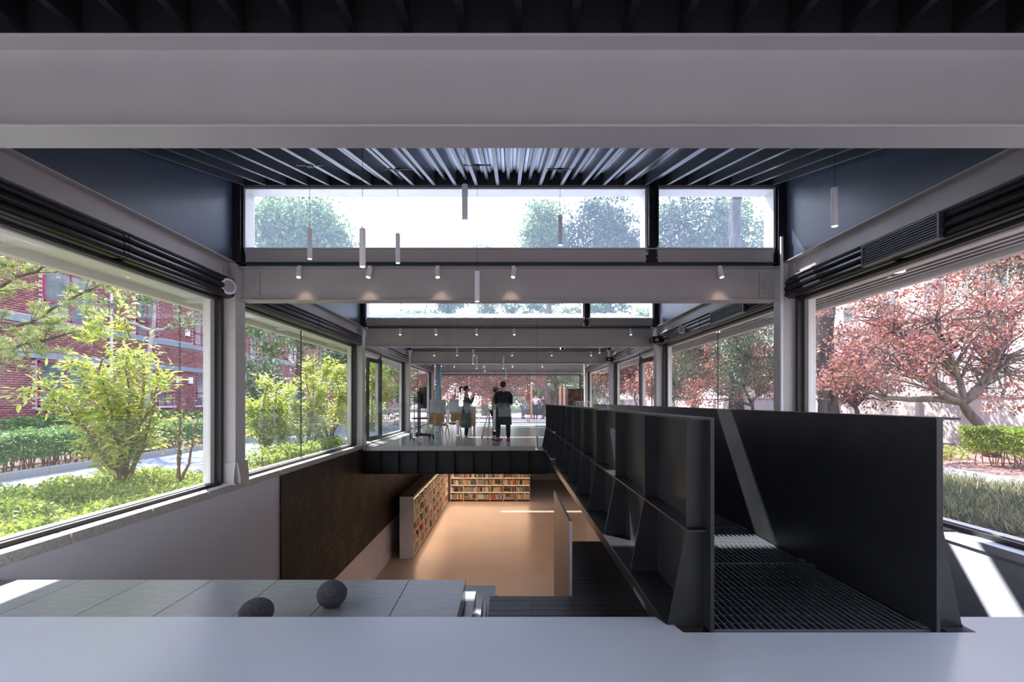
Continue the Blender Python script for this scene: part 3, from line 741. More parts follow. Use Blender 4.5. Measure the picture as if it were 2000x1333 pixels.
for k, (X, D) in enumerate(((-.135, 5.6), (-.115, 5.45), (-.095, 5.3))):
    p = MB(); p.box(-.165, X, 4.95, D, -2.4 , -2.26 - k * .03) if k == 0 else p.box([-.135, -.115][k - 1], X, 4.95, D, -2.45, -2.26 - k * .03); p.build('small_step', M_black, t)
# two felt stones
def stone(x, y, r, lb, seed, tz=0.0):
    t = thing('felt_stone', lb, 'cushion stone', (x, y, -1.37))
    p = MB(); p.ell((x, y, -1.37 + r[2] * .97), r, 32, 20)
    R = random.Random(seed)
    vv = []
    for v in p.v:
        d = Vector(v) - Vector((x, y, -1.37 + r[2] * .97)); k = 1 + .03 * math.sin(d.x * 22 + seed) + .025 * math.cos(d.y * 19 + d.z * 15)
        if d.z > 0: k *= 1 + tz * d.x / r[0]
        z = max(d.z * k, -r[2] * .93)
        vv.append((x + d.x * k, y + d.y * k, -1.37 + r[2] * .93 + z))
    p.v = vv; p.build('stone_body', M_felt, t, smooth=True)
    # stitched seam running round
    pts = []
    for k in range(33):
        a = math.pi * 2 * k / 32; dx = r[0] * math.cos(a) * 1.0; dy = r[1] * math.sin(a) * 1.0
        pts.append((x + dx * .985, y + dy * .985, -1.37 + r[2] * .93 + r[2] * .12 + dx * .1))
    q = MB(); q.tube(pts, .0022, 5); q.build('seam', M_black, t)
stone(-1.18, 3.22, (.094, .10, .088), 'round dark grey felt stone standing on the grey bench, fully visible', 3)
stone(-1.545, 2.95, (.094, .11, .084), 'dark grey felt stone on the bench, its lower half hidden by the platform edge', 5)

# ------------------------------------------------------------------ lamps
def canopy_z(y):
    for a, b in bays:
        if a <= y <= b: return zl(y, a, b) + .0
    return ZA
def pendant(px, ytop, ybot, D, r, lb, group=None):
    k = F / D; X = (px - 995) / k; z1 = (783 - ytop) / k; z0 = (783 - ybot) / k
    t = thing('pendant_lamp', lb, 'pendant lamp', (X, D, z0), group=group)
    p = MB(); p.tube([(X, D, z0), (X, D, z0 + .002), (X, D, z1 - .004), (X, D, z1)], [r * .96, r, r, r * .94], 20); p.build('lamp_body', M_white, t, smooth=False)
    p = MB(); p.tube([(X, D, z0 + .001), (X, D, z0 - .004)], [r * .80, r * .78], 18); p.build('diffuser', M_lamp, t)
    zc = canopy_z(D); p = MB(); p.tube([(X, D, z1), (X, D, z1 + .02), (X, D, z1 + .022), (X, D, zc)], [.006, .005, .0022, .0022], 6); p.build('cord', M_black, t)
    p = MB(); p.box(X - .03, X + .03, D - .03, D + .03, zc - .02, zc - .001); p.box(X - .16, X + .16, D - .012, D + .012, zc - .004, zc + .004); p.build('canopy', M_black, t)
pendant(605, 447, 506, 5.6, .027, 'white tube pendant lamp farthest left, hanging before the upper window')
pendant(708, 447, 521, 4.5, .028, 'big white tube pendant second from the left, reaching lowest over the beam edge')
pendant(777, 457, 514, 5.8, .027, 'slim white tube pendant third from the left')
pendant(908, 361, 431, 4.7, .029, 'white tube pendant hanging highest, near the picture centre')
pendant(932, 530, 589, 5.6, .028, 'white tube pendant in front of the second grey beam on a long cord')
pendant(1094, 422, 479, 5.8, .027, 'white tube pendant in front of the hazy tree right of centre')
pendant(1630, 367, 442, 4.4, .029, 'lone white tube pendant by the blue right side panel')
for px, a, b, D, lb in ((875, 799, 829, 11.0, 'low grey tube pendant in front of the easels'), (894, 822, 851, 10.6, 'low grey tube pendant just left of the woman'),
                        (809, 825, 855, 11.0, 'low grey tube pendant in front of the screen trolley'), (1048, 852, 878, 10.5, 'lowest grey tube pendant overlapping the slab edge'),
                        (966, 800, 842, 11.6, 'low grey tube pendant hanging in front of the standing man')):
    pendant(px, a, b, D, .03, lb)
for px, a, b, D, lb in ((924, 683, 711, 15.4, 'far tube pendant above the woman'), (931, 694, 720, 17.0, 'far tube pendant just right of the one above the woman'), (893, 668, 695, 15.0, 'far tube pendant left of the one above the woman'),
                        (983, 696, 720, 16.8, 'far tube pendant above the standing man'), (1171, 672, 690, 16.0, 'far tube pendant close to the right column'), (862, 700, 716, 20.0, 'tiny far tube pendant beside the blue post'),
                        (947, 700, 726, 20.0, 'tiny far tube pendant between the woman and the man'), (988, 718, 740, 21.5, 'tiny far tube pendant hanging above the far plaza')):
    pendant(px, a, b, D, .028, lb)
def spot(px, D, bi, ang, lb, z=1.89):
    X = (px - 995) * (D - .13) / F
    t = thing('track_spotlight', lb, 'spotlight', (X, D - .13, z)); Y = D - .125
    p = MB(); p.box(X - .022, X + .022, Y - .02, Y + .02, z - .03, z + .0); p.build('mount', M_white, t)
    p = MB(); p.tube([(X, Y, z - .03), (X, Y, z - .055)], .008, 8); p.build('stem', M_black, t)
    c = Vector((X, Y - .035, z - .105)); d = Vector((math.sin(ang) * .35, -.25, -1)).normalized()
    p = MB(); p.tube([c - d * .07, c - d * .068, c + d * .068, c + d * .07], [.030, .034, .034, .032], 18); hd = p.build('lamp_head', M_white, t)
    p = MB(); p.tube([c + d * .07, c + d * .073], [.027, .026], 16); p.build('diffuser', M_lamp, hd)
    if D < 8:
        l = bpy.data.lights.new('spot_light', 'SPOT'); l.energy = 3.5; l.spot_size = math.radians(70); l.spot_blend = .8; l.color = (1, .78, .58); l.shadow_soft_size = .03
        lo = bpy.data.objects.new('spot_light', l); COL.objects.link(lo); lo.location = c + d * .085; lo.rotation_euler = Vector((d.x, .35, -1)).to_track_quat('-Z', 'Y').to_euler()
ON = ['leftmost', 'second from the left', 'third from the left', 'fourth from the left', 'rightmost']
for k, px in enumerate((585, 722, 855, 1003, 1406)): spot(px, 6.9, 0, (-1) ** k * .3, f'white track spotlight on the second grey beam, {ON[k]}')
for k, px in enumerate((782, 852, 931, 1004, 1231)): spot(px, 12.75, 1, .2, f'small white track spotlight on the third beam, {ON[k]}')
for k, px in enumerate((848, 925, 1000, 1077, 1154)): spot(px, 18.6, 2, .2, f'tiny white track spotlight on the fourth beam, {ON[k]}')
for k, px in enumerate((887, 945, 1001, 1059)): spot(px, 24.8, 3, .2, f'tiny white track spotlight on the farthest beam, {ON[k]}')
# warm downlights below the gallery slab and over the reading floor
def area(name, loc, size, energy, col, rot=(0, 0, 0), sy=None):
    l = bpy.data.lights.new(name, 'AREA'); l.energy = energy; l.color = col; l.size = size
    if name == 'downlight': l.spread = math.radians(110)
    if sy: l.shape = 'RECTANGLE'; l.size_y = sy
    o = bpy.data.objects.new(name, l); COL.objects.link(o); o.location = loc; o.rotation_euler = rot; return o
WARM = (1.0, .62, .40)
for k, (x, y) in enumerate(((-1.6, 14), (1.2, 14), (-1.6, 17), (1.2, 17), (-1.6, 20), (1.2, 20), (-1.6, 23), (1.2, 23))):
    t = thing('recessed_downlight', f'{["nearest", "second", "third", "farthest"][k // 2]} warm downlight in the {["left", "right"][k % 2]} row under the gallery slab', 'downlight', (x, y, GR - .66), group='downlights under the gallery slab')
    p = MB(); p.tube([(x, y, GR - .661), (x, y, GR - .68)], .09, 16); p.build('trim_ring', M_white, t)
    p = MB(); p.tube([(x, y, GR - .68), (x, y, GR - .684)], .07, 16); p.build('diffuser', M_lamp, t)
    area('downlight', (x, y, GR - .70), .3, 7, WARM)
# wall washers on the white lower wall, aiming down over the front of the reading floor (hidden on the edge girder)
for x in (-2.4, -.4): area('downlight', (x, 12.6, -2.0), .25, 7, WARM, (math.radians(-22), 0, 0))

# ------------------------------------------------------------------ bookcases and books
bookmeshes = {}
def bookmesh(ci, w, d, h):
    k = (ci, round(w, 3), round(d, 2), round(h, 2))
    if k in bookmeshes: return bookmeshes[k]
    p = MB(); c = .0025
    p.box(0, c, 0, d, 0, h); p.box(w - c, w, 0, d, 0, h); p.box(c, w - c, 0, c, 0, h)
    p.mi = 1; p.box(c, w - c, c, d - .004, .003, h - .003)
    me = bpy.data.meshes.new('book'); me.from_pydata(p.v, [], p.f); me.materials.append(M_books[ci]); me.materials.append(M_page)
    me.polygons.foreach_set('material_index', p.m); me.update(); bookmeshes[k] = me; return me
book_count = [0]
restbooks = {}
def add_book(ci, loc, rz, w, d, h, flat, lb, gr, individually):
    me = bookmesh(ci, w, d, h)
    M = Matrix.Translation(loc) @ Matrix.Rotation(rz, 4, 'Z')
    if flat: M = M @ Matrix.Rotation(math.radians(-90), 4, 'Y') @ Matrix.Translation((-w * 0, 0, 0))
    if individually and book_count[0] < 300:
        o = bpy.data.objects.new('book', me); COL.objects.link(o); o.matrix_world = M
        tag(o, lb, 'book', gr); book_count[0] += 1
    else:
        r = restbooks.setdefault(gr, MB())
        k0 = len(r.v); r.v += [tuple(M @ v.co) for v in me.vertices]
        for q in me.polygons: r.f.append(tuple(i + k0 for i in q.vertices)); r.m.append(ci if q.material_index == 0 else 12)
WS = [.02, .028, .036, .045]; HS = [.20, .23, .26]; DS = [.17, .20]
ROWS = 5; SH = .37
def fill_row(origin, along, rz, length, zb, rowname, gr, ind, fillp=.86):
    """origin: left end of the row as one faces the shelf; along: unit vector; rz turns the book's local x along it"""
    x = .01; run = None
    while x < length - .05:
        if rnd.random() < .06: x += rnd.uniform(.03, .12); continue
        ci = rnd.choice([0, 0, 2, 7, 1, 3, 4, 5, 6, 7, 8, 9, 10, 11, 6, 2]) if run is None or rnd.random() < .45 else run
        run = ci; w = rnd.choice(WS); h = rnd.choice(HS); d = rnd.choice(DS)
        if rnd.random() < .07 and x < length - .3:
            zz = zb
            for q in range(rnd.randint(2, 4)):
                cj = rnd.randrange(12); hh = rnd.choice(HS)
                o = Vector(origin) + Vector(along) * (x + hh); add_book(cj, (o.x, o.y, zz), rz, .028, .18, hh, True, f'{BOOKN[cj]} book lying flat on {rowname}', gr + ', lying ' + BOOKN[cj], ind); zz += .029
            x += .27; continue
        if x + w > length: break
        o = Vector(origin) + Vector(along) * x
        add_book(ci, (o.x, o.y, zb), rz, w, d, h, False, f'{BOOKN[ci]} book standing on {rowname}', gr + ', standing ' + BOOKN[ci], ind)
        x += w + .001
RN = ['bottom', 'second', 'third', 'fourth', 'top']
# left bookcase: units along y, open side faces +x
y = 15.6; ui = 0
UL = ['nearest', 'second nearest', 'third nearest', 'middle', 'fifth', 'sixth', 'seventh', 'eighth', 'farthest']
while ui < 9:
    y1 = y + .98
    t = thing('bookcase', f'cream open bookcase unit along the lower left wall, {UL[ui]} of the row', 'bookcase', (-3.3, y, LOW), group='bookcases along the lower left wall')
    x0, x1 = -3.55, -3.09
    p = MB(); p.box(x0, x0 + .02, y, y1, LOW, LOW + 2.0); p.build('back_panel', M_shelf, t)
    for yy, e in ((y, 0), (y1 - .02, 1)):
        p = MB(); p.box(x0 + .02, x1, yy, yy + .02, LOW, LOW + 2.0); p.build('side_panel', M_shelf if not (ui == 0 and e == 0) else M_wallr, t)
    p = MB(); p.box(x0 - .01, x1 + .01, y, y1, LOW + 2.0, LOW + 2.03); p.build('top_panel', M_black, t)
    for r in range(ROWS):
        zb = LOW + .08 + r * SH
        p = MB(); p.box(x0 + .02, x1, y + .02, y1 - .02, zb - .02, zb); p.build('shelf', M_shelf, t)
        p = MB(); p.box(x1 - .03, x1 - .01, y + .03, y1 - .03, zb + SH - .032, zb + SH - .024); p.build('led_strip', M_led, t)
        fill_row((x1 - .02, y + .02, 0), (0, 1, 0), math.pi / 2, .93, zb + .001, f'the {RN[r]} shelf of the {UL[ui]} lower left bookcase', f'books on the {RN[r]} shelf of the {UL[ui]} left bookcase', ui < 4)
    y = y1; ui += 1
# far bookcases, open side faces -y
UF = ['leftmost', 'second from the left', 'third from the left', 'fourth from the left', 'fifth from the left', 'rightmost']
for k in range(6):
    x0 = -3.0 + k * .672; x1 = x0 + .672; yf = 24.45; yb = yf + .4
    t = thing('bookcase', f'cream open bookcase against the far lower wall, {UF[k]}', 'bookcase', (x0, yf, LOW), group='bookcases across the far end of the reading floor')
    p = MB(); p.box(x0, x1, yb - .02, yb, LOW, LOW + 2.0); p.build('back_panel', M_shelf, t)
    for xx in (x0, x1 - .02): p = MB(); p.box(xx, xx + .02, yf, yb - .02, LOW, LOW + 2.0); p.build('side_panel', M_shelf, t)
    p = MB(); p.box(x0, x1, yf - .01, yb, LOW + 2.0, LOW + 2.03); p.build('top_panel', M_black, t)
    for r in range(ROWS):
        zb = LOW + .12 + r * .36
        p = MB(); p.box(x0 + .02, x1 - .02, yf, yb - .02, zb - .02, zb); p.build('shelf', M_shelf, t)
        p = MB(); p.box(x0 + .03, x1 - .03, yf + .01, yf + .03, zb + .324, zb + .332); p.build('led_strip', M_led, t)
        fill_row((x0 + .02, yf + .02, 0), (1, 0, 0), 0, .63, zb + .001, f'the {RN[r]} shelf of the {UF[k]} far bookcase', f'books on the {RN[r]} shelf of the {UF[k]} far bookcase', False)
rest = MB()
for g, r in restbooks.items():
    k0 = len(rest.v); rest.v += r.v; rest.f += [tuple(i + k0 for i in f) for f in r.f]; rest.m += r.m
o = rest.build('book_rows', M_books + [M_page], kind='stuff'); tag(o, 'the many small far books filling the more distant bookcases', 'books')
p = MB(); p.box(-XW, 1.05, 24.86, 24.95, LOW, GR - .9); struct(p, 'wall_far', M_wall)
for k in range(5):
    z = LOW + .08 + k * SH + .33
    area('shelf_light', (-3.05, 20, z), .03, 14, WARM, (0, math.radians(-80), 0), 8.6)
    area('shelf_light', (-1, 24.4, z), 4.0, 9, WARM, (math.radians(-80), 0, 0), .03)

# ------------------------------------------------------------------ gallery furniture
def easel(x, y, rz, lb):
    t = thing('easel', lb, 'easel', (x, y, GR)); z = GR
    for sx in (-1, 1):
        p = MB(); p.bar((x + sx * .30, y - .12, z), (x + sx * .10, y + .02, z + 1.0), .035, .022); p.build('leg', M_easel, t)
    p = MB(); p.bar((x, y + .55, z), (x, y + .06, z + 1.0), .035, .022); p.build('leg', M_easel, t)
    p = MB(); p.bar((x, y - .10, z + .3), (x, y + .16, z + 1.62), .05, .025); p.build('mast', M_easel, t)
    p = MB(); p.bar((x - .27, y - .11, z + .36), (x + .27, y - .11, z + .36), .025, .09); p.build('crossbar', M_easel, t)
    p = MB(); p.box(x - .26, x + .26, y - .12, y + .04, z + .72, z + .76); p.build('tray', M_easel, t)
    p = MB(); p.bar((x, y - .06, z + .76), (x, y + .05, z + 1.24), .36, .02, up=(0, 1, 0)); p.build('canvas', M_canvas, t)
    p = MB(); p.box(x - .13, x + .13, y - .02, y + .0, z + .42, z + .72); p.build('back_board', M_easel, t)
    t.rotation_euler = (0, 0, rz)
easel(-2.42, 17.0, math.radians(12), 'pine easel with a grey canvas, middle of the group left of the woman')
easel(-2.05, 17.9, math.radians(-10), 'pine easel with a grey canvas standing right of the group, nearest the woman')
easel(-2.85, 18.4, math.radians(16), 'pine easel with a grey canvas behind the screen trolley')
t = thing('drawer_cabinet', 'pine cabinet with horizontal drawers behind the easels', 'cabinet', (-1.75, 19.3, GR)); x, y, z = -1.75, 19.3, GR
p = MB(); p.box(x - .38, x + .38, y, y + .45, z + .18, z + .95); p.build('cabinet_body', M_easel, t)
for k in range(5):
    q = MB(); q.box(x - .36, x + .36, y - .015, y, z + .20 + k * .15, z + .335 + k * .15); q.build('drawer', M_easel, t)
for dx in (-.33, .33): q = MB(); q.box(x + dx - .03, x + dx + .03, y + .02, y + .4, z, z + .18); q.build('leg', M_easel, t)
# rolling screen seen almost edge-on
x, y, z = -2.75, 15.3, GR
t = thing('screen_trolley', 'black flat screen on a wheeled trolley seen from its side', 'screen', (x, y, z))
p = MB(); p.box(x - .03, x + .03, y - .55, y + .55, z + .95, z + 1.62); sc1 = p.build('screen', M_black, t, bevel=.006)
p = MB(); p.box(x - .10, x - .03, y - .2, y + .2, z + 1.1, z + 1.4); p.build('mount', M_black, t)
for dy in (-.16, .16): q = MB(); q.box(x - .13, x - .09, y + dy - .025, y + dy + .025, z + .2, z + 1.5); q.build('post', M_black, t)
p = MB(); p.box(x - .35, x + .30, y - .35, y - .30, z + .10, z + .14); p.box(x - .35, x + .30, y + .30, y + .35, z + .10, z + .14); p.box(x - .14, x - .08, y - .35, y + .35, z + .14, z + .2); p.build('base', M_black, t)
p = MB(); p.box(x - .3, x + .15, y - .25, y + .25, z + .62, z + .65); p.build('shelf', M_black, t)
for dx in (-.33, .28):
    for dy in (-.325, .325): q = MB(); q.tube([(x + dx - .02, y + dy, z + .05), (x + dx + .02, y + dy, z + .05)], .05, 14); q.build('wheel', M_black, t)
t.rotation_euler = (0, 0, math.radians(20))
# music-stand like rack
x, y = -2.95, 15.0
t = thing('slatted_stand', 'black slatted stand beside the screen trolley', 'stand', (x, y, z))
p = MB(); p.tube([(x, y, z), (x, y, z + 1.1)], .012); p.build('pole', M_black, t)
for k in range(6): q = MB(); q.box(x - .14, x + .14, y - .01 + k * .005, y + .01 + k * .005, z + 1.05 + k * .045, z + 1.075 + k * .045); q.build('slat', M_black, t)
for k in range(3): q = MB(); a = k * 2.09; q.bar((x, y, z + .15), (x + .22 * math.cos(a), y + .22 * math.sin(a), z), .015); q.build('leg', M_black, t)
# tripod table
x, y = -.62, 15.2
t = thing('tripod_table', 'small white tray on a metal tripod between the woman and the man', 'table', (x, y, z))
p = MB(); p.box(x - .24, x + .2, y - .16, y + .16, z + .90, z + .93); p.build('tabletop', M_white, t, bevel=.005)
for k in range(3):
    a = k * 2.09 + .4; q = MB(); q.bar((x + .03 * math.cos(a), y + .03 * math.sin(a), z + .9), (x + .32 * math.cos(a), y + .32 * math.sin(a), z + .04), .022); l_ = q.build('leg', M_metal, t)
    q = MB(); q.ell((x + .32 * math.cos(a), y + .32 * math.sin(a), z + .025), (.025, .025, .025), 10, 6); q.build('foot', M_black, l_)
p = MB(); p.tube([(x, y, z + .35), (x, y, z + .9)], .012); p.build('pole', M_metal, t)
# white round table outside the end glazing
def roundtable(x, y, z, lb):
    t = thing('round_table', lb, 'table', (x, y, z)); p = MB(); p.tube([(x, y, z + .72), (x, y, z + .74)], .32, 24); p.build('tabletop', M_white, t)
    p = MB(); p.tube([(x, y, z + .02), (x, y, z + .72)], .03); p.build('pole', M_white, t); p = MB(); p.tube([(x, y, z), (x, y, z + .02)], [.22, .2], 20); p.build('base', M_white, t)
roundtable(-1.55, 24.5, GR, 'round white pedestal table by the end glazing behind the woman')
# wooden box table with a wire ornament, banner, posts
x, y = 2.75, 17.6
t = thing('display_table', 'low orange wooden table behind the bridge railing holding a wire ornament', 'table', (x, y, z))
p = MB(); p.box(x - .55, x + .35, y - .25, y + .25, z + .86, z + .92); p.build('tabletop', M_orange, t)
for dx in (-.5, .3):
    for dy in (-.2, .2): q = MB(); q.box(x + dx - .03, x + dx + .03, y + dy - .03, y + dy + .03, z, z + .86); q.build('leg', M_orange, t)
t = thing('wire_ornament', 'pale bundle of curled transparent wire on the orange table', 'ornament', (x - .1, y, z + .92))
p = MB(); R = random.Random(4)
for k in range(26):
    c = Vector((x - .1 + R.uniform(-.25, .25), y + R.uniform(-.1, .1), z + 1.06)); r = R.uniform(.09, .14); ax = R.uniform(0, 3.14)
    p.tube([c + Vector((r * math.cos(a / 12 * 6.283) * math.cos(ax), r * math.cos(a / 12 * 6.283) * math.sin(ax), r * math.sin(a / 12 * 6.283))) for a in range(13)], .003, 4)
p.build('wire', M_white, t)
x, y = 2.45, 18.2
t = thing('hanging_banner', 'brown hanging banner on a dark stand right of the far plaza', 'banner', (x, y, z))
p = MB(); p.box(x - .24, x + .24, y - .01, y + .01, z + .35, z + 1.62); p.build('cloth', mat('brown_print', (.24, .12, .09), .7, var=.4, scale=6), t)
p = MB(); p.tube([(x - .26, y, z + 1.63), (x + .26, y, z + 1.63)], .015); p.tube([(x - .26, y, z + .34), (x + .26, y, z + .34)], .012); p.build('rod', M_black, t)
p = MB(); p.box(x + .28, x + .34, y - .02, y + .02, z, z + 1.66); p.build('post', M_black, t); p = MB(); p.box(x - .2, x + .45, y - .12, y + .12, z, z + .03); p.build('base', M_black, t)
p = MB(); p.box(-3.68, -3.44, 24.2, 24.44, GR, 1.9); q = p.build('blue_post', M_blue); tag(q, 'light blue painted post at the far left end of the gallery', 'post')
p = MB(); p.prism([(1.2, 22.3), (3.4, 22.3), (3.4, 23.0), (1.2, 23.0)], GR, GR + .012, 'z'); q = p.build('floor_mat', M_fgrey); tag(q, 'dark grey floor mat before the end glazing', 'mat')
# small bucket
x, y = -2.35, 15.9
t = thing('bucket', 'small white bucket on the floor below the easels', 'bucket', (x, y, GR)); p = MB(); p.tube([(x, y, GR), (x, y, GR + .2)], [.09, .11], 18); p.build('pail', M_white, t)
q = MB(); q.tube([(x - .11, y, GR + .2), (x - .06, y, GR + .27), (x + .06, y, GR + .27), (x + .11, y, GR + .2)], .005, 5); q.build('handle', M_metal, t)

# ------------------------------------------------------------------ people
def skin_obj(name, joints, edges, m, parent, root=0, sub=1):
    me = bpy.data.meshes.new(name)
    off = WORLD.get(parent.name, (0, 0, 0)) if parent else (0, 0, 0)
    me.from_pydata([tuple(j[0]) for j in joints], edges, [])
    me.materials.append(m)
    o = bpy.data.objects.new(name, me); COL.objects.link(o)
    o.parent = parent
    sm = o.modifiers.new('skin', 'SKIN'); sm.use_smooth_shade = True
    if not me.skin_vertices: 
        me.attributes  # created with the modifier on evaluation when absent
    layer = me.skin_vertices[0] if len(me.skin_vertices) else None
    if layer is None:
        bm_ = __import__('bmesh').new(); bm_.from_mesh(me); bm_.verts.layers.skin.verify(); bm_.to_mesh(me); bm_.free(); layer = me.skin_vertices[0]
    for i, j in enumerate(joints):
        r = j[1]; layer.data[i].radius = (r, r) if not isinstance(r, tuple) else r
        layer.data[i].use_root = (i == root)
    sb = o.modifiers.new('smooth', 'SUBSURF'); sb.levels = sub; sb.render_levels = sub
    return o
def person(label, loc, rz, h, top, bottom, shoe, lb, arms, hair='short', coat=None, coat_len=.5, stance=.09, cap=None, sole=None, cat='person', group=None, skirt=False, sleeve=1.0, bulk=1.0):
    """local frame: faces +y; arms = ((upper dir, fore dir) left, right); coat hangs from the hips"""
    k = h / 1.72
    t = thing('person', label, cat, loc, group=group); WORLD[t.name] = (0, 0, 0)
    J = []; E = []
    def add(p, r, par=None):
        J.append((Vector(p) * k, r * k if not isinstance(r, tuple) else (r[0] * k, r[1] * k))); i = len(J) - 1
        if par is not None: E.append((par, i))
        return i
    pel = add((0, 0, .93), (.13, .10)); sp = add((0, 0, 1.12), (.115, .085), pel); ch = add((0, .01, 1.32), (.135, .095), sp)
    nk = add((0, .0, 1.465), .052, ch); hd0 = add((0, .015, 1.53), .062, nk); hd1 = add((0, .015, 1.60), (.074, .088), hd0); hd2 = add((0, .01, 1.67), (.062, .075), hd1)
    arm_pts = []
    for s, (u, f_) in zip((-1, 1), arms):
        sh = add((s * .165, 0, 1.405), .05, ch); S = Vector((s * .175, 0, 1.385))
        u = Vector(u).normalized(); f_ = Vector(f_).normalized()
        el = S + u * .28; wr = el + f_ * .25
        a = add(S + u * .05, .045, sh); b = add(el, .036, a); c = add(wr, .023, b)
        pm = add(wr + f_ * .05, (.032, .018), c); kn = wr + f_ * .085
        side = f_.cross(Vector((0, 0, 1))); side = side.normalized() if side.length > .2 else Vector((1, 0, 0)); curl = f_.cross(side).normalized() * (-1)
        for q, (o_, L) in enumerate(((-.03, .065), (-.01, .075), (.01, .07), (.03, .055))):
            f1 = add(kn + side * o_, .009, pm); f2 = add(kn + side * o_ * 1.05 + (f_ * .6 + curl * .25) * L, .008, f1); add(kn + side * o_ + (f_ * .85 + curl * .7) * L, .007, f2)
        th = add(wr + f_ * .03 + side * -.035, .010, pm); add(wr + f_ * .075 + side * -.055, .008, th)
        arm_pts.append((S, el, wr))
    leg_pts = []
    for s in (-1, 1):
        hp = add((s * .09, 0, .88), .088, pel); knn = add((s * stance, .015, .50), .058, hp); an = add((s * stance * 1.05, -.01, .09), .038, knn)
        he = add((s * stance * 1.05, -.03, .045), .034, an); add((s * (stance * 1.05 + .02), .14, .035), (.036, .028), he)
        leg_pts.append((Vector((s * .09, 0, .88)), Vector((s * stance, .015, .50)), Vector((s * stance * 1.05, -.01, .09))))
    body = skin_obj('body', J, E, M_skin, t, pel)
    # face
    p = MB()
    for s in (-1, 1): p.ell((s * .028 * k, .093 * k, 1.60 * k), (.011 * k, .006, .007 * k), 8, 6)
    p.build('eyes', M_black, t)
    p = MB(); p.ell((0, .105 * k, 1.575 * k), (.013 * k, .018 * k, .022 * k), 8, 6); p.build('nose', M_skin, t, smooth=True)
    p = MB(); p.ell((0, .094 * k, 1.535 * k), (.022 * k, .008, .006 * k), 8, 6); p.build('mouth', mat('lips', (.35, .13, .11), .5), t)
    for s in (-1, 1): q = MB(); q.ell((s * .076 * k, .0, 1.59 * k), (.010 * k, .018 * k, .03 * k), 8, 6); q.build('ear', M_skin, t, smooth=True)
    # hair
    p = MB(); p.ell((0, -.008 * k, 1.632 * k), (.085 * k, .098 * k, .095 * k), 18, 12)
    p.v = [(x, min(y, .07 * k if z > 1.63 * k else .02 * k), z) if True else 0 for x, y, z in p.v]
    p.build('hair', M_hair, t, smooth=True)
    if hair == 'tail':
        p = MB(); p.tube([(0, -.08 * k, 1.66 * k), (0, -.15 * k, 1.68 * k), (0, -.20 * k, 1.62 * k), (0, -.19 * k, 1.52 * k)], [.02, .035, .042, .012], 10); p.build('ponytail', M_hair, t, smooth=True)
    if cap: p = MB(); p.ell((0, 0, 1.665 * k), (.09 * k, .1 * k, .06 * k), 16, 8); p.box(-.06 * k, .06 * k, .07 * k, .16 * k, 1.645 * k, 1.655 * k); p.build('cap', cap, t, smooth=True)
    # top
    J = []; E = []
    hipz = .90
    a = add((0, 0, hipz), (.155 * bulk, .125)); b = add((0, 0, 1.12), (.15 * bulk, .12), a); c = add((0, .01, 1.31), (.165 * bulk, .125), b); d = add((0, 0, 1.45), (.075, .065), c)
    for s, (S, el, wr) in zip((-1, 1), arm_pts):
        e_ = add((s * .14 * bulk, 0, 1.375), .058 * bulk, c); f1 = add(S * 1 + Vector((s * .02 * (bulk - 1) * 5, 0, -.01)) + (el - S) * .3, .062 * bulk, e_)
        if sleeve > .5: g = add(el, .056 * bulk, f1); add(wr - (wr - el) * .08, .038, g)
        else: add(S + (el - S) * .75, .055, f1)
    J = [(v, r) for v, r in J]
    skin_obj('jacket' if sleeve > .5 else 'shirt', J, E, top, t, 0)
    if coat:
        J = []; E = []; zb_ = coat_len
        p = MB(); n = 20; vs = []; fs = []
        for q, (zz, rx, ry) in enumerate(((1.08, .15 * bulk, .12), (.92, .175 * bulk, .145), (.75, .185 * bulk, .155), (zb_, .20 * bulk, .165), (zb_ + .005, .185 * bulk, .15), (1.05, .12, .09))):
            for j in range(n):
                a_ = 6.2832 * j / n; w_ = 1 + .03 * math.sin(a_ * 5 + q); vs.append((rx * k * math.cos(a_) * w_, ry * k * math.sin(a_) * w_, zz * k))
        for q in range(5):
            for j in range(n): fs.append((q * n + j, q * n + (j + 1) % n, (q + 1) * n + (j + 1) % n, (q + 1) * n + j))
        p.add(vs, fs); p.build('skirt' if skirt else 'coat_hem', coat, t, smooth=True)
    # trousers
    J = []; E = []; a = add((0, 0, .93), (.14, .11))
    for s, (hp, knn, an) in zip((-1, 1), leg_pts):
        b = add(hp, .10, a); c = add(knn, .075, b); add(an + Vector((0, 0, .03)), .06, c)
    skin_obj('trousers', J, E, bottom, t, 0)
    for s in (-1, 1):
        X = s * stance * 1.05 * k
        p = MB(); p.prism([(-.075 * k, .02), (.17 * k, .02), (.175 * k, .045), (.10 * k, .07 * k), (.03 * k, .10 * k), (-.07 * k, .105 * k)], X - .045 * k, X + .045 * k, 'x'); q = p.build('shoe', shoe, t, bevel=.012)
        p = MB(); p.box(X - .048 * k, X + .048 * k, -.08 * k, .18 * k, .0, .025); p.build('sole', sole or M_black, q, bevel=.006)
    t.rotation_euler = (0, 0, rz); WORLD[t.name] = tuple(loc)
    return t
DN = ((-.15, .05, -1), (-.05, .15, -1)); DNr = ((.15, .05, -1), (.05, .15, -1))
person('man in a long black coat and dark trousers standing with his back to us', (-.18, 13.85, GR), math.radians(-4), 1.76, M_fblack, M_fnavy, M_redshoe, '', (((-.16, .25, -1), (.2, .9, -.1)), ((.16, .25, -1), (-.2, .9, -.1))), coat=M_fblack, coat_len=.50, stance=.14, sole=M_shoe, bulk=1.2)
person('woman with a ponytail and long grey-green skirt, one hand raised to her mouth', (-1.31, 14.7, GR), math.radians(-86), 1.65, M_fgrey, M_fnavy, M_shoe, '', (((-.1, .1, -1), (-.05, .3, -1)), ((.05, .55, -.85), (-.1, .35, 1))), hair='tail', coat=M_fgreen, coat_len=.40, stance=.06, skirt=True, sole=M_shoe)
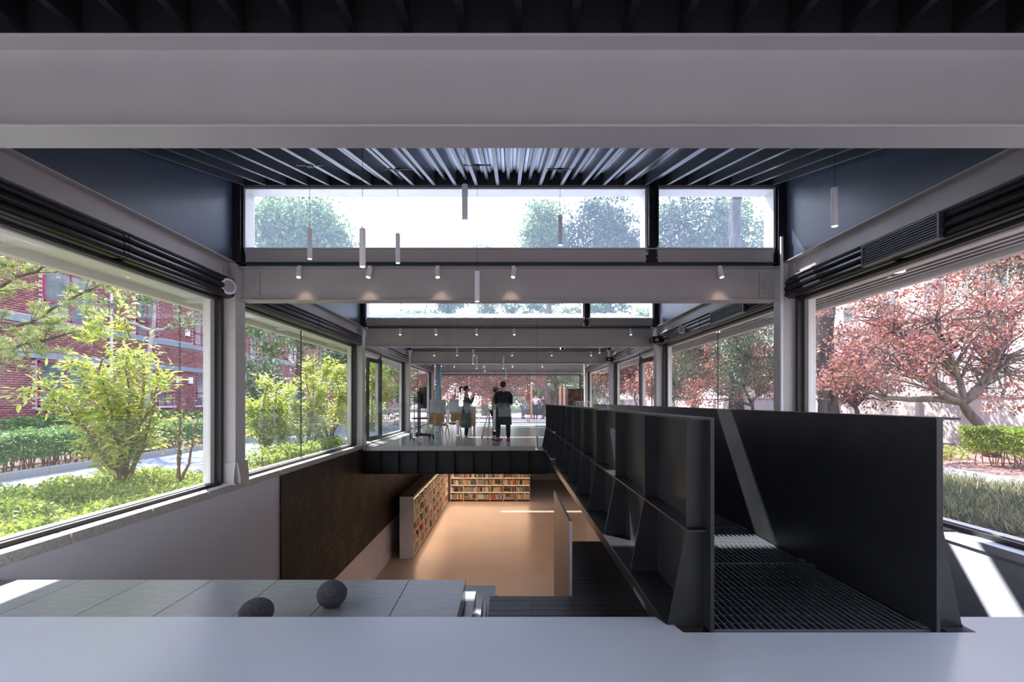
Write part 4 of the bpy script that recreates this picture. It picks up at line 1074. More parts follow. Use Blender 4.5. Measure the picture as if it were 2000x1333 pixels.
person('person in a beige jacket and green cap half hidden behind the man in black', (-.42, 14.75, GR), math.radians(-60), 1.62, M_fbeige, M_fnavy, M_shoe, '', (((-.1, .2, -1), (.2, .9, -.2)), ((.1, .2, -1), (-.2, .9, -.2))), cap=M_fgreen)
OUT2 = -1.25
person('man in a white printed t-shirt outside on the plaza, hand on his hip', (1.78, 33.0, OUT2), math.radians(10), 1.74, M_fwhite, M_fnavy, M_fblack, '', (DN, ((.8, -.2, -.7), (-.7, .2, -.6))), sleeve=.3)
person('young man in a black t-shirt outside, right of the man in white', (2.32, 33.2, OUT2), math.radians(70), 1.70, M_fblack, M_fnavy, M_fblack, '', (DN, ((.1, .3, -1), (-.2, .6, -.6))), sleeve=.3)
person('person in a grey top outside, left of the man in white', (.95, 33.6, OUT2), math.radians(-60), 1.68, M_fgrey, M_fnavy, M_fblack, '', (((-.1, .3, -1), (.2, .6, -.6)), DNr))
# print on the white t-shirt is plain colour blocks without any figure

# ------------------------------------------------------------------ outside: ground
def gslab(name, x0, x1, y0, y1, z, m, t_=.3):
    p = MB(); p.box(x0, x1, y0, y1, z - t_, z); return struct(p, name, m)
gslab('ground', -80, -4.26, -30, 120, OUT - .012, M_soil); gslab('ground', 4.26, 80, -30, 120, OUT - .012, M_soil)
gslab('ground', -4.26, 4.26, 31.2, 120, OUT - .012, M_soil); gslab('ground', -4.26, 4.26, YE + .06, 31.2, OUT + .05, M_plaza)
gslab('plaza', -14, 14, YE + .5, 48, OUT2, M_plaza, .3)
gslab('road', -8.55, -6.95, -20, 8.6, OUT, M_asphalt); gslab('road', -8.55, -4.95, 8.6, 26, OUT, M_asphalt); gslab('road', -60, 60, 48, 56, OUT + .02, M_asphalt)
gslab('path', 7.7, 8.4, -10, 60, OUT + .02, M_path); gslab('gravel_bed', 8.5, 13.98, -10, 60, OUT + .01, M_red)
t = thing('kerb', 'pale granite kerb stones along the far side of the road', 'kerb', (-8.6, 5, OUT))
f = None; y = 4.0
while y < 30:
    if f is None: q = MB(); q.box(-8.72, -8.56, y + .004, y + .996, OUT - .1, OUT + .12); f = q.build('kerb_stone', M_kerb, t); y0_ = y
    else: inst(f, (0, y - y0_, 0), t)
    y += 1.0
p = MB(); p.box(8.40, 8.5, 0, 50, OUT, OUT + .06); q = p.build('path_edging', M_kerb); tag(q, 'low grey edging strip beside the garden path', 'edging')
# plaza pavers (near rows)
# ------------------------------------------------------------------ brick building
XF = -17.0
t = thing('brick_building', 'red brick building with blue-grey stone bands across the road on the left', 'building', (XF, 8, OUT))
p = MB(); p.box(XF - 6, XF, 4, 78, OUT, 8.6); p.build('wall', M_mortar, t)
bands = [(1.53, 1.76), (2.74, 3.0)]
wins = []   # (y0,y1,z0,z1)
for y0, y1 in ((17.6, 19.8), (22.0, 23.3), (26.0, 27.3), (31.5, 33.4), (37, 39), (43, 45), (49.5, 51.5), (56, 58)): wins.append((y0, y1, 3.0, 4.9)); wins.append((y0, y1, 6.0, 7.7))
for y0, y1 in ((11.0, 12.6), (13.4, 15.9), (17.4, 19.6), (23.3, 24.4), (26.2, 27.7), (31.5, 33.4), (37, 39), (43, 45), (49.5, 51.5)): wins.append((y0, y1, -.25, 1.45))
def inwin(y, z, L=.24):
    for a, b, c, d in wins:
        if a - L < y < b and c - .06 < z < d: return True
    for c, d in bands:
        if c - .07 < z < d: return True
    return False
bv = []; cnt = 0
z = -1.1; r = 0
while z < 6.8:
    y = 14.2 + (r % 2) * .125
    while y < 46:
        if not inwin(y, z): bv.append((y, z))
        y += .25
    z += .082; r += 1
bv = np.array(bv, dtype=np.float32); N = len(bv)
x1 = XF + .018 + NR.uniform(-.004, .004, N); y0 = bv[:, 0]; y1_ = y0 + .236; z0 = bv[:, 1]; z1_ = z0 + .069; xb = np.full(N, XF - .002)
V = np.stack([np.stack(c, axis=1) for c in ((xb, y0, z0), (xb, y1_, z0), (xb, y1_, z1_), (xb, y0, z1_), (x1, y0, z0), (x1, y1_, z0), (x1, y1_, z1_), (x1, y0, z1_))], axis=1).reshape(-1, 3) - np.array([XF, 8, OUT])
fq = np.array([(4, 5, 6, 7), (0, 1, 5, 4), (3, 7, 6, 2), (0, 4, 7, 3), (1, 2, 6, 5)]); FQ = (fq[None] + (np.arange(N) * 8)[:, None, None]).reshape(-1)
me = bpy.data.meshes.new('brickwork'); me.vertices.add(8 * N); me.vertices.foreach_set('co', V.astype(np.float32).ravel()); me.loops.add(20 * N); me.loops.foreach_set('vertex_index', FQ.astype(np.int32))
me.polygons.add(5 * N); me.polygons.foreach_set('loop_start', np.arange(0, 20 * N, 4, dtype=np.int32))
me.materials.append(leafmat('red_bricks_varied', [(.19, .055, .06), (.27, .085, .09), (.34, .13, .12)], 0.0)); me.update(calc_edges=True)
o = bpy.data.objects.new('brickwork', me); COL.objects.link(o); o.parent = t; o['kind'] = 'stuff'
p = MB(); p.box(XF - .01, XF + .012, 46, 78, -1.1, 8.6); p.box(XF - .01, XF + .012, 4, 14.2, -1.1, 8.6); p.box(XF - .01, XF + .012, 14.2, 46, 6.8, 8.6); p.build('wall', M_brick, t)
for c, d in bands: p = MB(); p.box(XF, XF + .09, 4, 78, c, d); p.build('stone_band', M_bluestone, t)
p = MB(); p.box(XF, XF + .06, 4, 78, OUT, -1.12); p.build('plinth', M_bluestone, t)
for a, b, c, d in wins:
    w = MB(); fr = .07
    w.box(XF, XF + .05, a, b, c, c + fr); w.box(XF, XF + .05, a, b, d - fr, d); w.box(XF, XF + .05, a, a + fr, c, d); w.box(XF, XF + .05, b - fr, b, c, d)
    mid = (a + b) / 2; w.box(XF, XF + .05, mid - .035, mid + .035, c, d); w.box(XF, XF + .05, a, b, c + .62, c + .70)
    wf = w.build('window', M_redframe, t)
    for (ya, yb) in ((a + fr, mid - .035), (mid + .035, b - fr)):
        for (za, zb) in ((c + fr, c + .62), (c + .70, d - fr)):
            q = MB(); q.box(XF + .004, XF + .02, ya, yb, za, zb); q.build('pane', M_winglass, wf)
    if c < 0: q = MB(); q.box(XF, XF + .14, a - .08, b + .08, c - .1, c); q.build('window_sill', mat('pale_sill', (.55, .60, .68), .7), wf)
p = MB(); p.tube([(XF + .12, 20.5, 1.2), (XF + .12, 20.5, 8.5)], .055, 10); p.tube([(XF + .12, 20.5, OUT), (XF + .12, 20.5, 1.2)], .055, 10); p.build('downpipe', mat('pale_pipe', (.62, .60, .68), .5), t)
for y, z in ((24.6, .9), (26.0 - .45, .9), (25.3, 3.4)): p = MB(); p.box(XF + .02, XF + .12, y, y + .25, z, z + .35); p.build('vent_box', M_white, t)
# plant pot on the sill
q = MB(); q.tube([(XF + .10, 26.7, -.24), (XF + .10, 26.7, .18)], [.12, .16], 14); o = q.build('plant_pot', M_bluestone); tag(o, 'blue-grey plant pot on the far ground floor window sill of the brick building', 'plant pot')

# ------------------------------------------------------------------ vegetation
def blob_pts(c, r, n, hollow=.35):
    d = NR.normal(size=(n, 3)); d /= np.linalg.norm(d, axis=1)[:, None]; q = (hollow + (1 - hollow) * NR.random(n)) ** .6
    return np.array(c) + d * q[:, None] * np.array(r)
def curve(a, b, n=5, sag=.1, R=rnd):
    a = Vector(a); b = Vector(b); L = (b - a).length; out = [a]
    j = Vector((R.uniform(-1, 1), R.uniform(-1, 1), R.uniform(-.5, 1))) * L * sag
    for k in range(1, n): f_ = k / n; out.append(a.lerp(b, f_) + j * math.sin(f_ * math.pi) + Vector((R.uniform(-1, 1), R.uniform(-1, 1), R.uniform(-1, 1))) * L * .02)
    return out + [b]
def tree(name, label, base, fork, blobs, nleaf, size, lm, bark, r0=.12, clump=.5, nclump=None, cat='tree', group=None, aspect=.5, limbs=None, twr=.006, up=.25, seed=1, bend=.05):
    R = random.Random(seed); t = thing(name, label, cat, base, group=group)
    tr = MB(); pts = curve(base, fork, 6, bend, R); tr.tube(pts, [r0 * (1.25 if i == 0 else 1 - .4 * i / 6) for i in range(7)], 9); tr.build('trunk', bark, t, smooth=True)
    allp = []
    W_ = sum(b[1][0] * b[1][1] * b[1][2] for b in blobs)
    for (c, r) in blobs:
        share = r[0] * r[1] * r[2] / W_; n = int(nleaf * share); nc = max(5, int((nclump or 60) * share))
        lb_ = MB(); ip = curve(fork, c, 6, .12, R); lb_.tube(ip, [r0 * .6 * (1 - .8 * i / 6) + twr for i in range(7)], 7)
        cc = blob_pts(c, r, nc, .25)
        for q in cc:
            s_ = ip[R.randint(2, 6)]; m_ = curve(s_, q, 3, .12, R); lb_.tube(m_, [r0 * .14 + twr, r0 * .09 + twr, twr, twr * .5], 5)
        lb_.build('limb', bark, t, smooth=True)
        idx = NR.integers(0, nc, n); cl_ = clump * (0.6 + .8 * NR.random(nc))
        allp.append(cc[idx] + NR.normal(size=(n, 3)) * cl_[idx][:, None] * np.array([.5, .5, .38]))
    leafmesh('foliage', np.concatenate(allp), size, lm, t, aspect, up=up)
    return t
def hedge(name, label, x0, x1, y0, y1, z0, z1, n, size, lm, seedtop=.05, cat='hedge', group=None, woody=True):
    t = thing(name, label, cat, ((x0 + x1) / 2, (y0 + y1) / 2, z0), group=group)
    q = MB(); R = random.Random(int(n))
    k = int((y1 - y0) * (x1 - x0) * 14) + 20
    for _ in range(k):
        a = Vector((R.uniform(x0 + .1, x1 - .1), R.uniform(y0, y1), z0)); b = a + Vector((R.uniform(-.15, .15), R.uniform(-.15, .15), (z1 - z0) * .9)); q.tube([a, a.lerp(b, .5) + Vector((R.uniform(-.04, .04), R.uniform(-.04, .04), 0)), b], [.012, .009, .004], 4)
    o = q.build('stems', M_twig, t, kind='stuff')
    P = np.stack([NR.uniform(x0, x1, n), NR.uniform(y0, y1, n), z1 - (z1 - z0) * (.62 if woody else 1) * NR.random(n) ** 1.7], axis=1)
    P[:, 2] += seedtop * (np.sin(P[:, 0] * 5 + P[:, 1] * 3.1) + np.sin(P[:, 1] * 7.3))
    e = NR.random(n); side = e < .45; P[side, 0] = np.where(NR.random(side.sum()) < .75, x1 if x1 < 0 else x0, x0 if x1 < 0 else x1) + NR.normal(size=side.sum()) * .06
    leafmesh('foliage', P, size, lm, t, .55, up=.5)
    return t
# left: planting bed under the window
hedge('planting_bed', 'low yellow-green ground cover bed right below the big left window', -6.6, -4.4, 2.2, 8.5, OUT, OUT + .17, 42000, .055, L_bed, .045, 'plants', woody=False)
hedge('planting_bed', 'small low green bush at the roadside seen through the second left window', -5.0, -4.35, 9.0, 12.6, OUT, OUT + .38, 9000, .06, L_bed, .05, 'plants', woody=False)
hedge('hedge', 'clipped green hedge with bare stems behind the kerb across the road', -10.6, -8.85, 5.5, 24, OUT, OUT + .72, 60000, .07, L_hedge, .03)
hedge('hedge', 'darker taller clipped hedge close to the brick wall, behind the front hedge', -13.6, -12.4, 12, 30, OUT, OUT + .85, 30000, .09, L_hedge, .04)
# big yellow-green shrub
def shrub(label, base, tips, nleaf, size, lm, seed, single=0, rad=.3, r0=.03, cat='shrub', name='shrub'):
    R = random.Random(seed); t = thing(name, label, cat, base); P = []; D = []
    for tip in tips:
        q = MB(); m_ = curve(base, tip, 7, .10, R); q.tube(m_, [r0 * (1 - .8 * i / 7) + .003 for i in range(8)], 7)
        for k in range(10):
            f_ = R.randint(3, 7); s_ = m_[f_]; e_ = s_ + Vector((R.uniform(-1, 1), R.uniform(-1, 1), R.uniform(-.3, 1))) * rad * 1.4; mm = curve(s_, e_, 3, .1, R); q.tube(mm, [.006, .004, .003, .002], 4)
            for w in range(10): 
                g = R.random(); pt = s_.lerp(e_, g) ; P.append(pt); D.append((e_ - s_).normalized() * .6 + Vector((R.uniform(-1, 1), R.uniform(-1, 1), -.15)))
        q.build('stem', M_twig, t, smooth=True)
    P = np.array(P); D = np.array(D); idx = NR.integers(0, len(P), nleaf)
    pts = P[idx] + NR.normal(size=(nleaf, 3)) * rad * .25; ds = D[idx]
    if single:
        # the largest-looking leaves as separate parts sharing one mesh
        lm_ = MB(); L = size * 1.5
        lm_.add([(0, 0, 0), (L * .3, L * .17, .1 * L), (L * .65, L * .15, .08 * L), (L, 0, 0), (L * .65, -L * .15, .08 * L), (L * .3, -L * .17, .1 * L), (L * .5, 0, -.01 * L)],
                [(0, 6, 1), (1, 6, 2), (2, 6, 3), (3, 6, 4), (4, 6, 5), (5, 6, 0)])
        proto = lm_.build('leaf', lm, None)
        proto.parent = t
        for k in range(single):
            o = proto if k == 0 else proto.copy()
            if k: COL.objects.link(o); o.parent = t
            d = Vector(ds[k]) + Vector((0, -.1, -.2)); q_ = d.to_track_quat('X', 'Z'); o.rotation_mode = 'QUATERNION'; o.rotation_quaternion = q_
            o.location = Vector(pts[k]) - Vector(base) + Vector((R.uniform(0, .1), R.uniform(-.12, 0), 0))
    leafmesh('foliage', pts[single:], size, lm, t, .36, up=.6, dirs=ds[single:])
    return t
B = (-5.9, 7.4, OUT)
shrub('bright yellow-green shrub with long leaves outside the big left window', B,
      [(-7.05, 7.2, .15), (-6.7, 7.5, .6), (-6.2, 7.3, 1.0), (-6.05, 7.6, 1.22), (-5.7, 7.2, .7), (-5.5, 7.6, .35), (-5.3, 7.3, .0), (-6.5, 7.1, -.05), (-5.9, 7.0, .3), (-6.9, 7.7, -.1), (-6.3, 7.8, .5), (-5.8, 7.1, -.4)], 4600, .115, L_green, 5, single=290, rad=.27)
shrub('small bare shrub with few leaves beside the first left column', (-5.15, 7.55, OUT), [(-5.1, 7.5, -.2), (-4.85, 7.6, -.1), (-5.35, 7.7, -.35)], 130, .08, L_green, 9, rad=.2, r0=.022)
for (x, y, s_, sd) in ((-5.2, 12.3, 1.0, 1), (-5.3, 14.2, 1.15, 2), (-5.1, 16.2, 1.2, 3), (-5.5, 11.0, .8, 4)):
    shrub(['pale green leafy shrub behind the glass joint of the second left window', 'leafy shrub outside the gallery door on the left', 'leafy shrub behind the far left windows', 'small yellowish shrub before the joint of the second left window'][sd - 1],
          (x, y, OUT), [(x + R_[0] * s_, y + R_[1] * s_, OUT + R_[2] * s_) for R_ in ((-.5, 0, 1.5), (.1, .3, 1.9), (.4, -.2, 1.4), (-.2, -.4, 1.0), (.3, .5, .9), (0, 0, 2.1))], 4200, .11, L_green, sd + 20, rad=.3)
# pine reaching in from the left
def pine():
    R = random.Random(2); base = (-10.8, 8.6, OUT); t = thing('pine_tree', 'pine branches with yellow-green needle tufts entering at the upper left', 'tree', base)
    q = MB(); q.tube(curve(base, (-10.4, 8.4, 5.5), 6, .03, R), [.16, .15, .14, .12, .1, .08, .05], 9); q.build('trunk', M_bark2, t, smooth=True)
    P = []; Dr = []
    for (st, en) in (((-10.5, 8.5, .6), (-6.75, 8.1, 2.0)), ((-10.5, 8.5, 1.2), (-7.1, 7.9, 2.45)), ((-10.5, 8.5, .3), (-7.0, 8.3, 1.35)), ((-10.5, 8.5, 2.2), (-7.6, 7.9, 3.0)), ((-10.5, 8.5, .2), (-7.9, 7.9, .95)), ((-10.5, 8.5, 1.0), (-8.0, 7.4, 2.2))):
        q = MB(); m_ = curve(st, en, 8, .06, R); q.tube(m_, [.05 * (1 - i / 9) + .006 for i in range(9)], 6)
        for k in range(34):
            s_ = m_[R.randint(3, 8)]; e_ = s_ + Vector((R.uniform(-.2, .6), R.uniform(-.5, .5), R.uniform(-.25, .4))); q.tube([s_, s_.lerp(e_, .5) + Vector((0, 0, -.03)), e_], [.009, .006, .004], 4)
            for w in range(4):
                c = s_.lerp(e_, .55 + .15 * w)
                for _ in range(30):
                    d = Vector((R.gauss(0, 1), R.gauss(0, 1), R.gauss(.3, .8))).normalized(); P.append(c); Dr.append(d)
        q.build('limb', M_bark, t, smooth=True)
    leafmesh('needles', P, .10, L_pine, t, .09, dirs=Dr, up=0, fold=0)
pine()
# thin trees by the brick building and bushes
tree('young_tree', 'thin grey-trunked young tree in front of the brick wall beside the chain', (-10.4, 13.9, OUT), (-10.25, 13.9, 2.0), [((-10.2, 13.9, 3.8), (1.2, 1.2, 1.5)), ((-9.3, 14.5, 2.3), (.9, .8, .35)), ((-11.3, 13.5, 2.5), (.8, .7, .4))], 1500, .13, L_tree, M_palebark, .085, .35, 26, seed=3)
tree('young_tree', 'leafy young tree in front of the red windows behind the second left window', (-9.6, 19.5, OUT), (-9.6, 19.4, 1.6), [((-9.6, 19.4, 3.6), (1.8, 1.8, 2.0)), ((-8.9, 19.2, 2.0), (1.1, .9, .5))], 4200, .15, L_tree, M_palebark, .09, .45, 40, seed=4)
tree('young_tree', 'slim pair-trunked tree farther along the brick building', (-9.2, 23.0, OUT), (-9.0, 23.0, 2.4), [((-9.0, 23, 4.2), (1.6, 1.6, 1.8)), ((-8.0, 23.5, 2.2), (1.0, 1.0, .6))], 4200, .16, L_tree, M_palebark, .09, .45, 40, seed=5)
tree('flowering_bush', 'dark bush with whitish flower clusters outside the second left window', (-9.3, 18.0, OUT), (-9.3, 18.0, -.6), [((-9.3, 18.0, .1), (1.5, 1.2, 1.0)), ((-9.4, 18.0, 1.0), (.9, .8, .7))], 9000, .13, L_white, M_bark, .05, .35, 90, cat='bush', seed=6)
tree('green_bush', 'dense green bush beyond the gallery door on the left', (-6.6, 22.5, OUT), (-6.6, 22.5, -.5), [((-6.6, 22.5, .3), (1.3, 1.6, 1.6))], 8000, .14, L_green, M_bark, .05, .4, 60, cat='bush', seed=7)
tree('green_bush', 'tall leafy tree crown behind the far left windows', (-9.0, 29.5, OUT), (-9.0, 29.5, 1.0), [((-8.5, 29.5, 2.6), (3.0, 2.5, 2.4)), ((-6.5, 28, .3), (1.6, 1.4, 1.2))], 11000, .2, L_tree, M_bark, .14, .6, 90, cat='tree', seed=8)
# rain chain
t = thing('rain_chain', 'thin hanging rain chain outside the big left window', 'chain', (-4.98, 7.3, OUT))
for k in range(48):
    z = 1.44 - k * .058; q = MB(); a = k % 2
    q.tube([(-4.98 + (.012 * math.cos(u) if a else 0), 7.3 + (0 if a else .012 * math.cos(u)), z - .03 + .034 * math.sin(u)) for u in [i * math.pi / 4 for i in range(9)]], .0035, 4); q.build('link', M_black, t)
# right garden
t = thing('garden_wall', 'long white garden wall with tree shadows on the right', 'wall', (14, 20, OUT))
p = MB(); p.box(14.0, 14.3, -6, 62, OUT, .10); p.build('wall_face', M_gwall, t)
p = MB(); p.box(13.95, 14.35, -6, 62, .10, .17); p.build('coping', M_gwall, t)
y = -4
while y < 60: q = MB(); q.box(13.85, 14.0, y, y + .45, OUT, .10); q.build('pilaster', M_gwall, t); y += 4.1
t = thing('bar_fence', 'metal bar fence standing on top of the white garden wall', 'fence', (14.15, 20, .17))
p = MB(); p.box(14.12, 14.18, -6, 62, .27, .31); p.box(14.12, 14.18, -6, 62, 1.28, 1.32); p.build('rail', M_frame, t)
f = None; y = 11.0; k = 0
while k < 290:
    if f is None: q = MB(); q.box(14.135, 14.165, y, y + .03, .17, 1.42); f = q.build('fence_bar', M_frame, t); yy = y
    else: inst(f, (0, y - yy, 0), t)
    y += .15; k += 1
tree('plum_tree', 'large purple-leaved plum tree at the right edge, leaning trunk behind the clipped bush', (11.6, 11.6, OUT), (10.6, 11.3, -.05),
     [((8.6, 11.0, 1.0), (1.6, 1.3, .9)), ((10.2, 11.6, 1.9), (1.9, 1.5, 1.1)), ((11.8, 11.6, 1.1), (1.6, 1.5, 1.4)), ((7.4, 11.2, .5), (1.2, 1.0, .6)), ((9.2, 12, 2.4), (1.5, 1.4, .8)), ((12.4, 12.6, 2.6), (1.5, 1.5, 1.3))], 14500, .085, L_plum, M_bark, .14, .30, 300, seed=11, bend=.12)
tree('plum_tree', 'purple-leaved plum tree right of the dark cypress trunk', (11.8, 16.0, OUT), (11.3, 15.8, -.2),
     [((10.6, 15.6, 1.2), (1.7, 1.5, 1.2)), ((12.4, 16.4, 1.8), (1.6, 1.5, 1.3)), ((11.6, 15.6, .4), (1.6, 1.2, .7))], 9500, .10, L_plum, M_bark, .10, .32, 200, seed=12, bend=.12)
tree('plum_tree', 'purple-leaved plum tree behind the second right window', (10.6, 20.5, OUT), (10.2, 20.3, -.2), [((9.6, 20, 1.6), (2.0, 1.8, 1.5)), ((11.4, 21, 1.3), (1.8, 1.6, 1.3)), ((8.4, 20, .5), (1.2, 1.2, .8))], 9000, .12, L_plum, M_bark, .10, .4, 150, seed=13, bend=.12)
tree('plum_tree', 'purple-leaved plum tree farther back on the right', (10.5, 27, OUT), (10.3, 27, 0), [((9.6, 27, 2.0), (2.4, 2.2, 1.9)), ((8.0, 26, .8), (1.6, 1.4, .9))], 12000, .15, L_plum, M_bark, .12, .5, 120, seed=14)
tree('plum_tree', 'purple-leaved plum tree beyond the far right windows', (9.0, 34, OUT), (8.8, 34, .2), [((8.4, 34, 2.6), (3.0, 2.4, 2.2))], 11000, .18, L_plum, M_bark, .13, .6, 90, seed=15)
# dark cypress trunks
def bigtrunk(label, x, y, r, h, seed, crown):
    R = random.Random(seed); t = thing('cypress_tree', label, 'tree', (x, y, OUT))
    q = MB(); n = 14; pts = []; vs = []; fs = []; m_ = 22
    for i in range(m_):
        z = OUT + h * i / (m_ - 1); rr = r * (1.15 - .35 * i / m_) * (1 + .35 * max(0, 1 - i / 3)); cx = x + .08 * math.sin(i * .5 + seed); cy = y + .05 * math.cos(i * .7)
        for j in range(n):
            a = 6.2832 * j / n; k = 1 + .13 * math.sin(j * 2.3 + i * .35) + R.uniform(-.07, .07); vs.append((cx + rr * k * math.cos(a), cy + rr * k * math.sin(a), z))
    for i in range(m_ - 1):
        for j in range(n): fs.append((i * n + j, i * n + (j + 1) % n, (i + 1) * n + (j + 1) % n, (i + 1) * n + j))
    q.add(vs, fs); q.build('trunk', M_bark2, t)
    P = []
    for c, rr, nn in crown:
        lb_ = MB(); st = Vector((x, y, min(c[2] - .3, OUT + h))); lb_.tube(curve(st, c, 4, .08, R), [.06, .05, .04, .02, .01], 5)
        cc = blob_pts(c, rr, 60, .3)
        for q_ in cc: lb_.tube([Vector(c), q_], [.012, .004], 4)
        lb_.build('limb', M_bark2, t)
        P.append(cc[NR.integers(0, 60, nn)] + NR.normal(size=(nn, 3)) * np.array([.22, .22, .3]))
    leafmesh('foliage', np.concatenate(P), .13, L_conif, t, .22, up=-.3)
bigtrunk('thick dark cypress trunk right of the first right column', 10.25, 15.6, .24, 9, 1, [((8.6, 17.5, 1.6), (1.3, 1.2, 1.5), 6000), ((8.9, 18.5, 3.6), (2, 1.6, 1.5), 4000), ((11.5, 16, 6), (2.6, 2.4, 1.6), 5000)])
bigtrunk('dark cypress trunk seen through the second right window', 9.6, 20.4, .24, 10, 2, [((8.6, 21.5, 2.2), (1.7, 1.4, 1.4), 6000), ((10.6, 22, 4.8), (2.4, 2, 1.8), 5000), ((8.2, 24, .8), (1.2, 1.3, 1.4), 5000)])
bigtrunk('dark evergreen hanging in at the upper right corner', 16.2, 14.0, .28, 12, 3, [((13.9, 13.2, 4.0), (1.6, 1.3, 1.0), 7000), ((15.6, 13.4, 5.2), (2.2, 1.6, 1.4), 6000)])
# clipped bush, grass strip, litter
hedge('clipped_bush', 'flat-topped clipped bush with bright green top before the white garden wall', 9.75, 12.2, 8.9, 10.4, OUT, OUT + .80, 15000, .055, L_bed, .03, 'bush')
hedge('clipped_bush', 'low green ground plants beside the gravel bed near the bridge girder', 8.9, 10.4, 10.9, 13.5, OUT, OUT + .25, 4000, .07, L_bed, .03, 'plants', woody=False)
hedge('clipped_bush', 'low green bushes below the white wall seen through the second right window', 8.6, 9.8, 16.5, 24, OUT, OUT + .6, 12000, .08, L_hedge, .05, 'plants', woody=False)
t = thing('grass_strip', 'strip of long tufted grass with dry blades outside the right window', 'grass', (6, 6, OUT)); n = 60000
tc_ = np.stack([NR.uniform(5.0, 7.6, 1500), NR.uniform(1.5, 14, 1500), np.full(1500, OUT)], axis=1); idx = NR.integers(0, 1500, n)
P = tc_[idx] + NR.normal(size=(n, 3)) * np.array([.06, .06, 0]); D = NR.normal(size=(n, 3)) * .75 + np.array([0, 0, .8])
g1 = leafmesh('grass_blades', P, .19, L_grass, t, .055, dirs=D, up=0, fold=0)
P = np.stack([NR.uniform(4.3, 5.6, 5000), NR.uniform(1.5, 12, 5000), OUT + NR.uniform(0, .03, 5000)], axis=1); g2 = leafmesh('fallen_leaves', P, .07, L_litter, None, .6, up=2.5); tag(g2, 'brown fallen leaves on the soil below the right window', 'fallen leaves')
P = np.stack([NR.uniform(8.6, 13.8, 9000), NR.uniform(5, 30, 9000), OUT + .01 + NR.uniform(0, .03, 9000)], axis=1); g2 = leafmesh('fallen_petals', P, .05, L_litter, None, .7, up=2.5); tag(g2, 'reddish leaf litter scattered over the gravel bed', 'fallen leaves')
# tall trees seen through the clerestory and over the roofs
tall = [(-13.2, 30.5, (3.3, 2.9, 3.0), 10.2, 'round hazy tree filling the left of the wide upper window', L_tree), (3.1, 38, (2.0, 2.0, 4.2), 12.0, 'pointed hazy tree in the middle right of the upper window', L_tree), (7.6, 36, (3.3, 3, 4.6), 11.6, 'broad hazy tree beside the black mullion of the upper window', L_conif),
        (-2.0, 40, (1.3, 1.3, 2.2), 10.4, 'small tree tip just above the sill of the upper window', L_tree), (12.6, 33, (3.6, 3.2, 5.4), 10.0, 'dense grey-green tree filling the right upper pane', L_conif), (17.5, 36, (3.6, 3.2, 5.4), 10.5, 'tall grey-green tree at the far right of the upper pane', L_tree)]
for k, (x, y, r, z, lb, lm) in enumerate(tall):
    tree('tall_tree', lb, (x, y, OUT), (x, y, z - r[2] * .8), [((x, y, z - r[2] * .1), r), ((x - r[0] * .4, y, z + r[2] * .25), (r[0] * .6, r[1] * .6, r[2] * .6)), ((x + r[0] * .5, y - .5, z - r[2] * .3), (r[0] * .6, r[1] * .6, r[2] * .6))], 15000, .26, lm, M_bark, .28, .8, 220, seed=30 + k)
# far end of the plaza
for k, (x, y, lm, lb) in enumerate(((-3.0, 36, L_plum, 'pink-leaved plum tree behind the woman, beyond the plaza'), (-.6, 34, L_plum, 'pale-trunked plum tree behind the man, beyond the plaza'), (-6.2, 38, L_plum, 'plum tree behind the blue post'), (3.6, 40, L_tree, 'spreading green tree over the dark gate building'), (7.4, 38, L_white, 'whitish green tree right of the dark gate building'))):
    tree('plaza_tree', lb, (x, y, OUT2), (x + .3, y, 1.0), [((x, y, 2.6), (2.6, 2.2, 1.9)), ((x - 1.3, y, 1.4), (1.5, 1.4, 1.0)), ((x + 1.6, y, 1.5), (1.5, 1.4, 1.0)), ((x + .6, y + 2, .3), (2.4, .8, .8))] if k != 3 else [((x, y, 2.2), (3.6, 2.4, 1.5))], 14000, .15, lm, M_palebark if k < 3 else M_bark, .16, .5, 150, seed=50 + k)
t = thing('gate_building', 'dark brown gate building with flat roof beyond the plaza', 'building', (4, 44, OUT2))
p = MB(); p.box(1.2, 9, 43, 46, OUT2, 1.05); p.build('wall', M_darkbld, t); p = MB(); p.box(.8, 9.4, 42.6, 46.4, 1.05, 1.3); p.build('roof', M_bluestone, t)
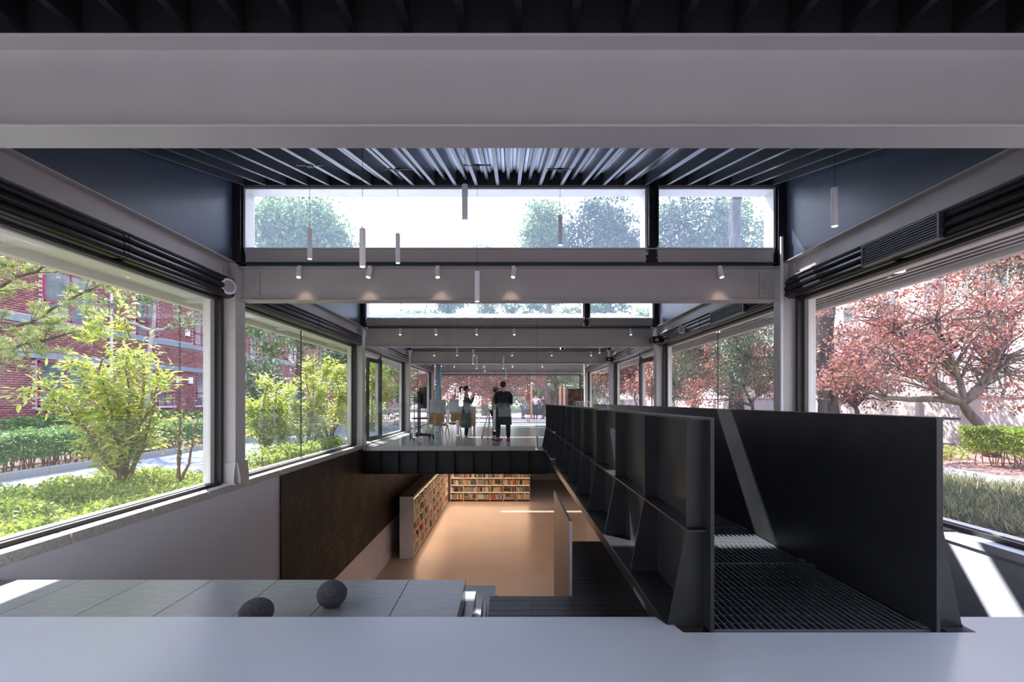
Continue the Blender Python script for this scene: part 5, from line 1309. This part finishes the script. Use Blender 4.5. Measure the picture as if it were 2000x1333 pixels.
for x in (2.2, 4.0, 5.8, 7.6): q = MB(); q.box(x, x + 1.2, 42.96, 43, OUT2 + .1, .8); q.build('door', M_black, t)
for x, lb in ((1.45, 'orange timber post left of the man in white outside'), (3.35, 'left one of two orange timber posts by the gate'), (3.62, 'right one of two orange timber posts by the gate')):
    q = MB(); q.box(x - .07, x + .07, 31.9, 32.04, OUT2, .95); q.box(x - .09, x + .09, 31.88, 32.06, OUT2, OUT2 + .06); o = q.build('timber_post', M_orange); tag(o, lb, 'post')
hedge('plaza_hedge', 'low dark hedge along the far edge of the plaza', -6, 2.5, 46.5, 47.5, OUT, OUT + .8, 9000, .12, L_hedge, .03)
for k, x in enumerate((-10, 0, 10, 20, 30)):
    tree('distant_tree', ['first', 'second', 'third', 'fourth', 'fifth'][k] + ' distant green tree from the left behind the plaza', (x, 62, OUT), (x, 62, 1.5), [((x, 62, 3.0), (5.5, 3, 4.2)), ((x + 1, 62, 10), (5.0, 3, 4.6))], 18000, .42, L_tree, M_bark, .25, 1.0, 70, seed=70 + k, group='distant trees behind the plaza')
for k, (x, y) in enumerate(((-7, -15), (-1.5, -17), (4.5, -16), (9.5, -14), (-12, -12))):  # unseen trees, added to fill the railing's reflection and cut rear light
    tree('added_rear_tree', 'added leafy tree behind the camera to dim the rear opening, ' + ['far left', 'left', 'middle', 'right', 'outer left'][k], (x, y, OUT), (x, y, .5), [((x, y, 2.4), (3.2, 2.2, 3.2))], 5000, .3, L_tree, M_bark, .18, .7, 60, seed=90 + k)
t = thing('pale_building', 'pale pinkish apartment building behind the fence on the right', 'building', (34, 30, OUT))
p = MB(); p.box(30, 42, 6, 60, OUT, 17); p.build('wall', M_bld, t)
for fl in range(5):
    z = .4 + fl * 3.2
    for k in range(12):
        y = 8 + k * 4.2; q = MB(); q.box(29.94, 30, y, y + 1.8, z, z + 1.7); w_ = q.build('window', M_white, t); q = MB(); q.box(29.92, 29.94, y + .1, y + 1.7, z + .1, z + 1.6); q.build('pane', M_winglass, w_)
    p = MB(); p.box(29.8, 30, 6, 60, z - .75, z - .5); p.build('floor_band', M_white, t)
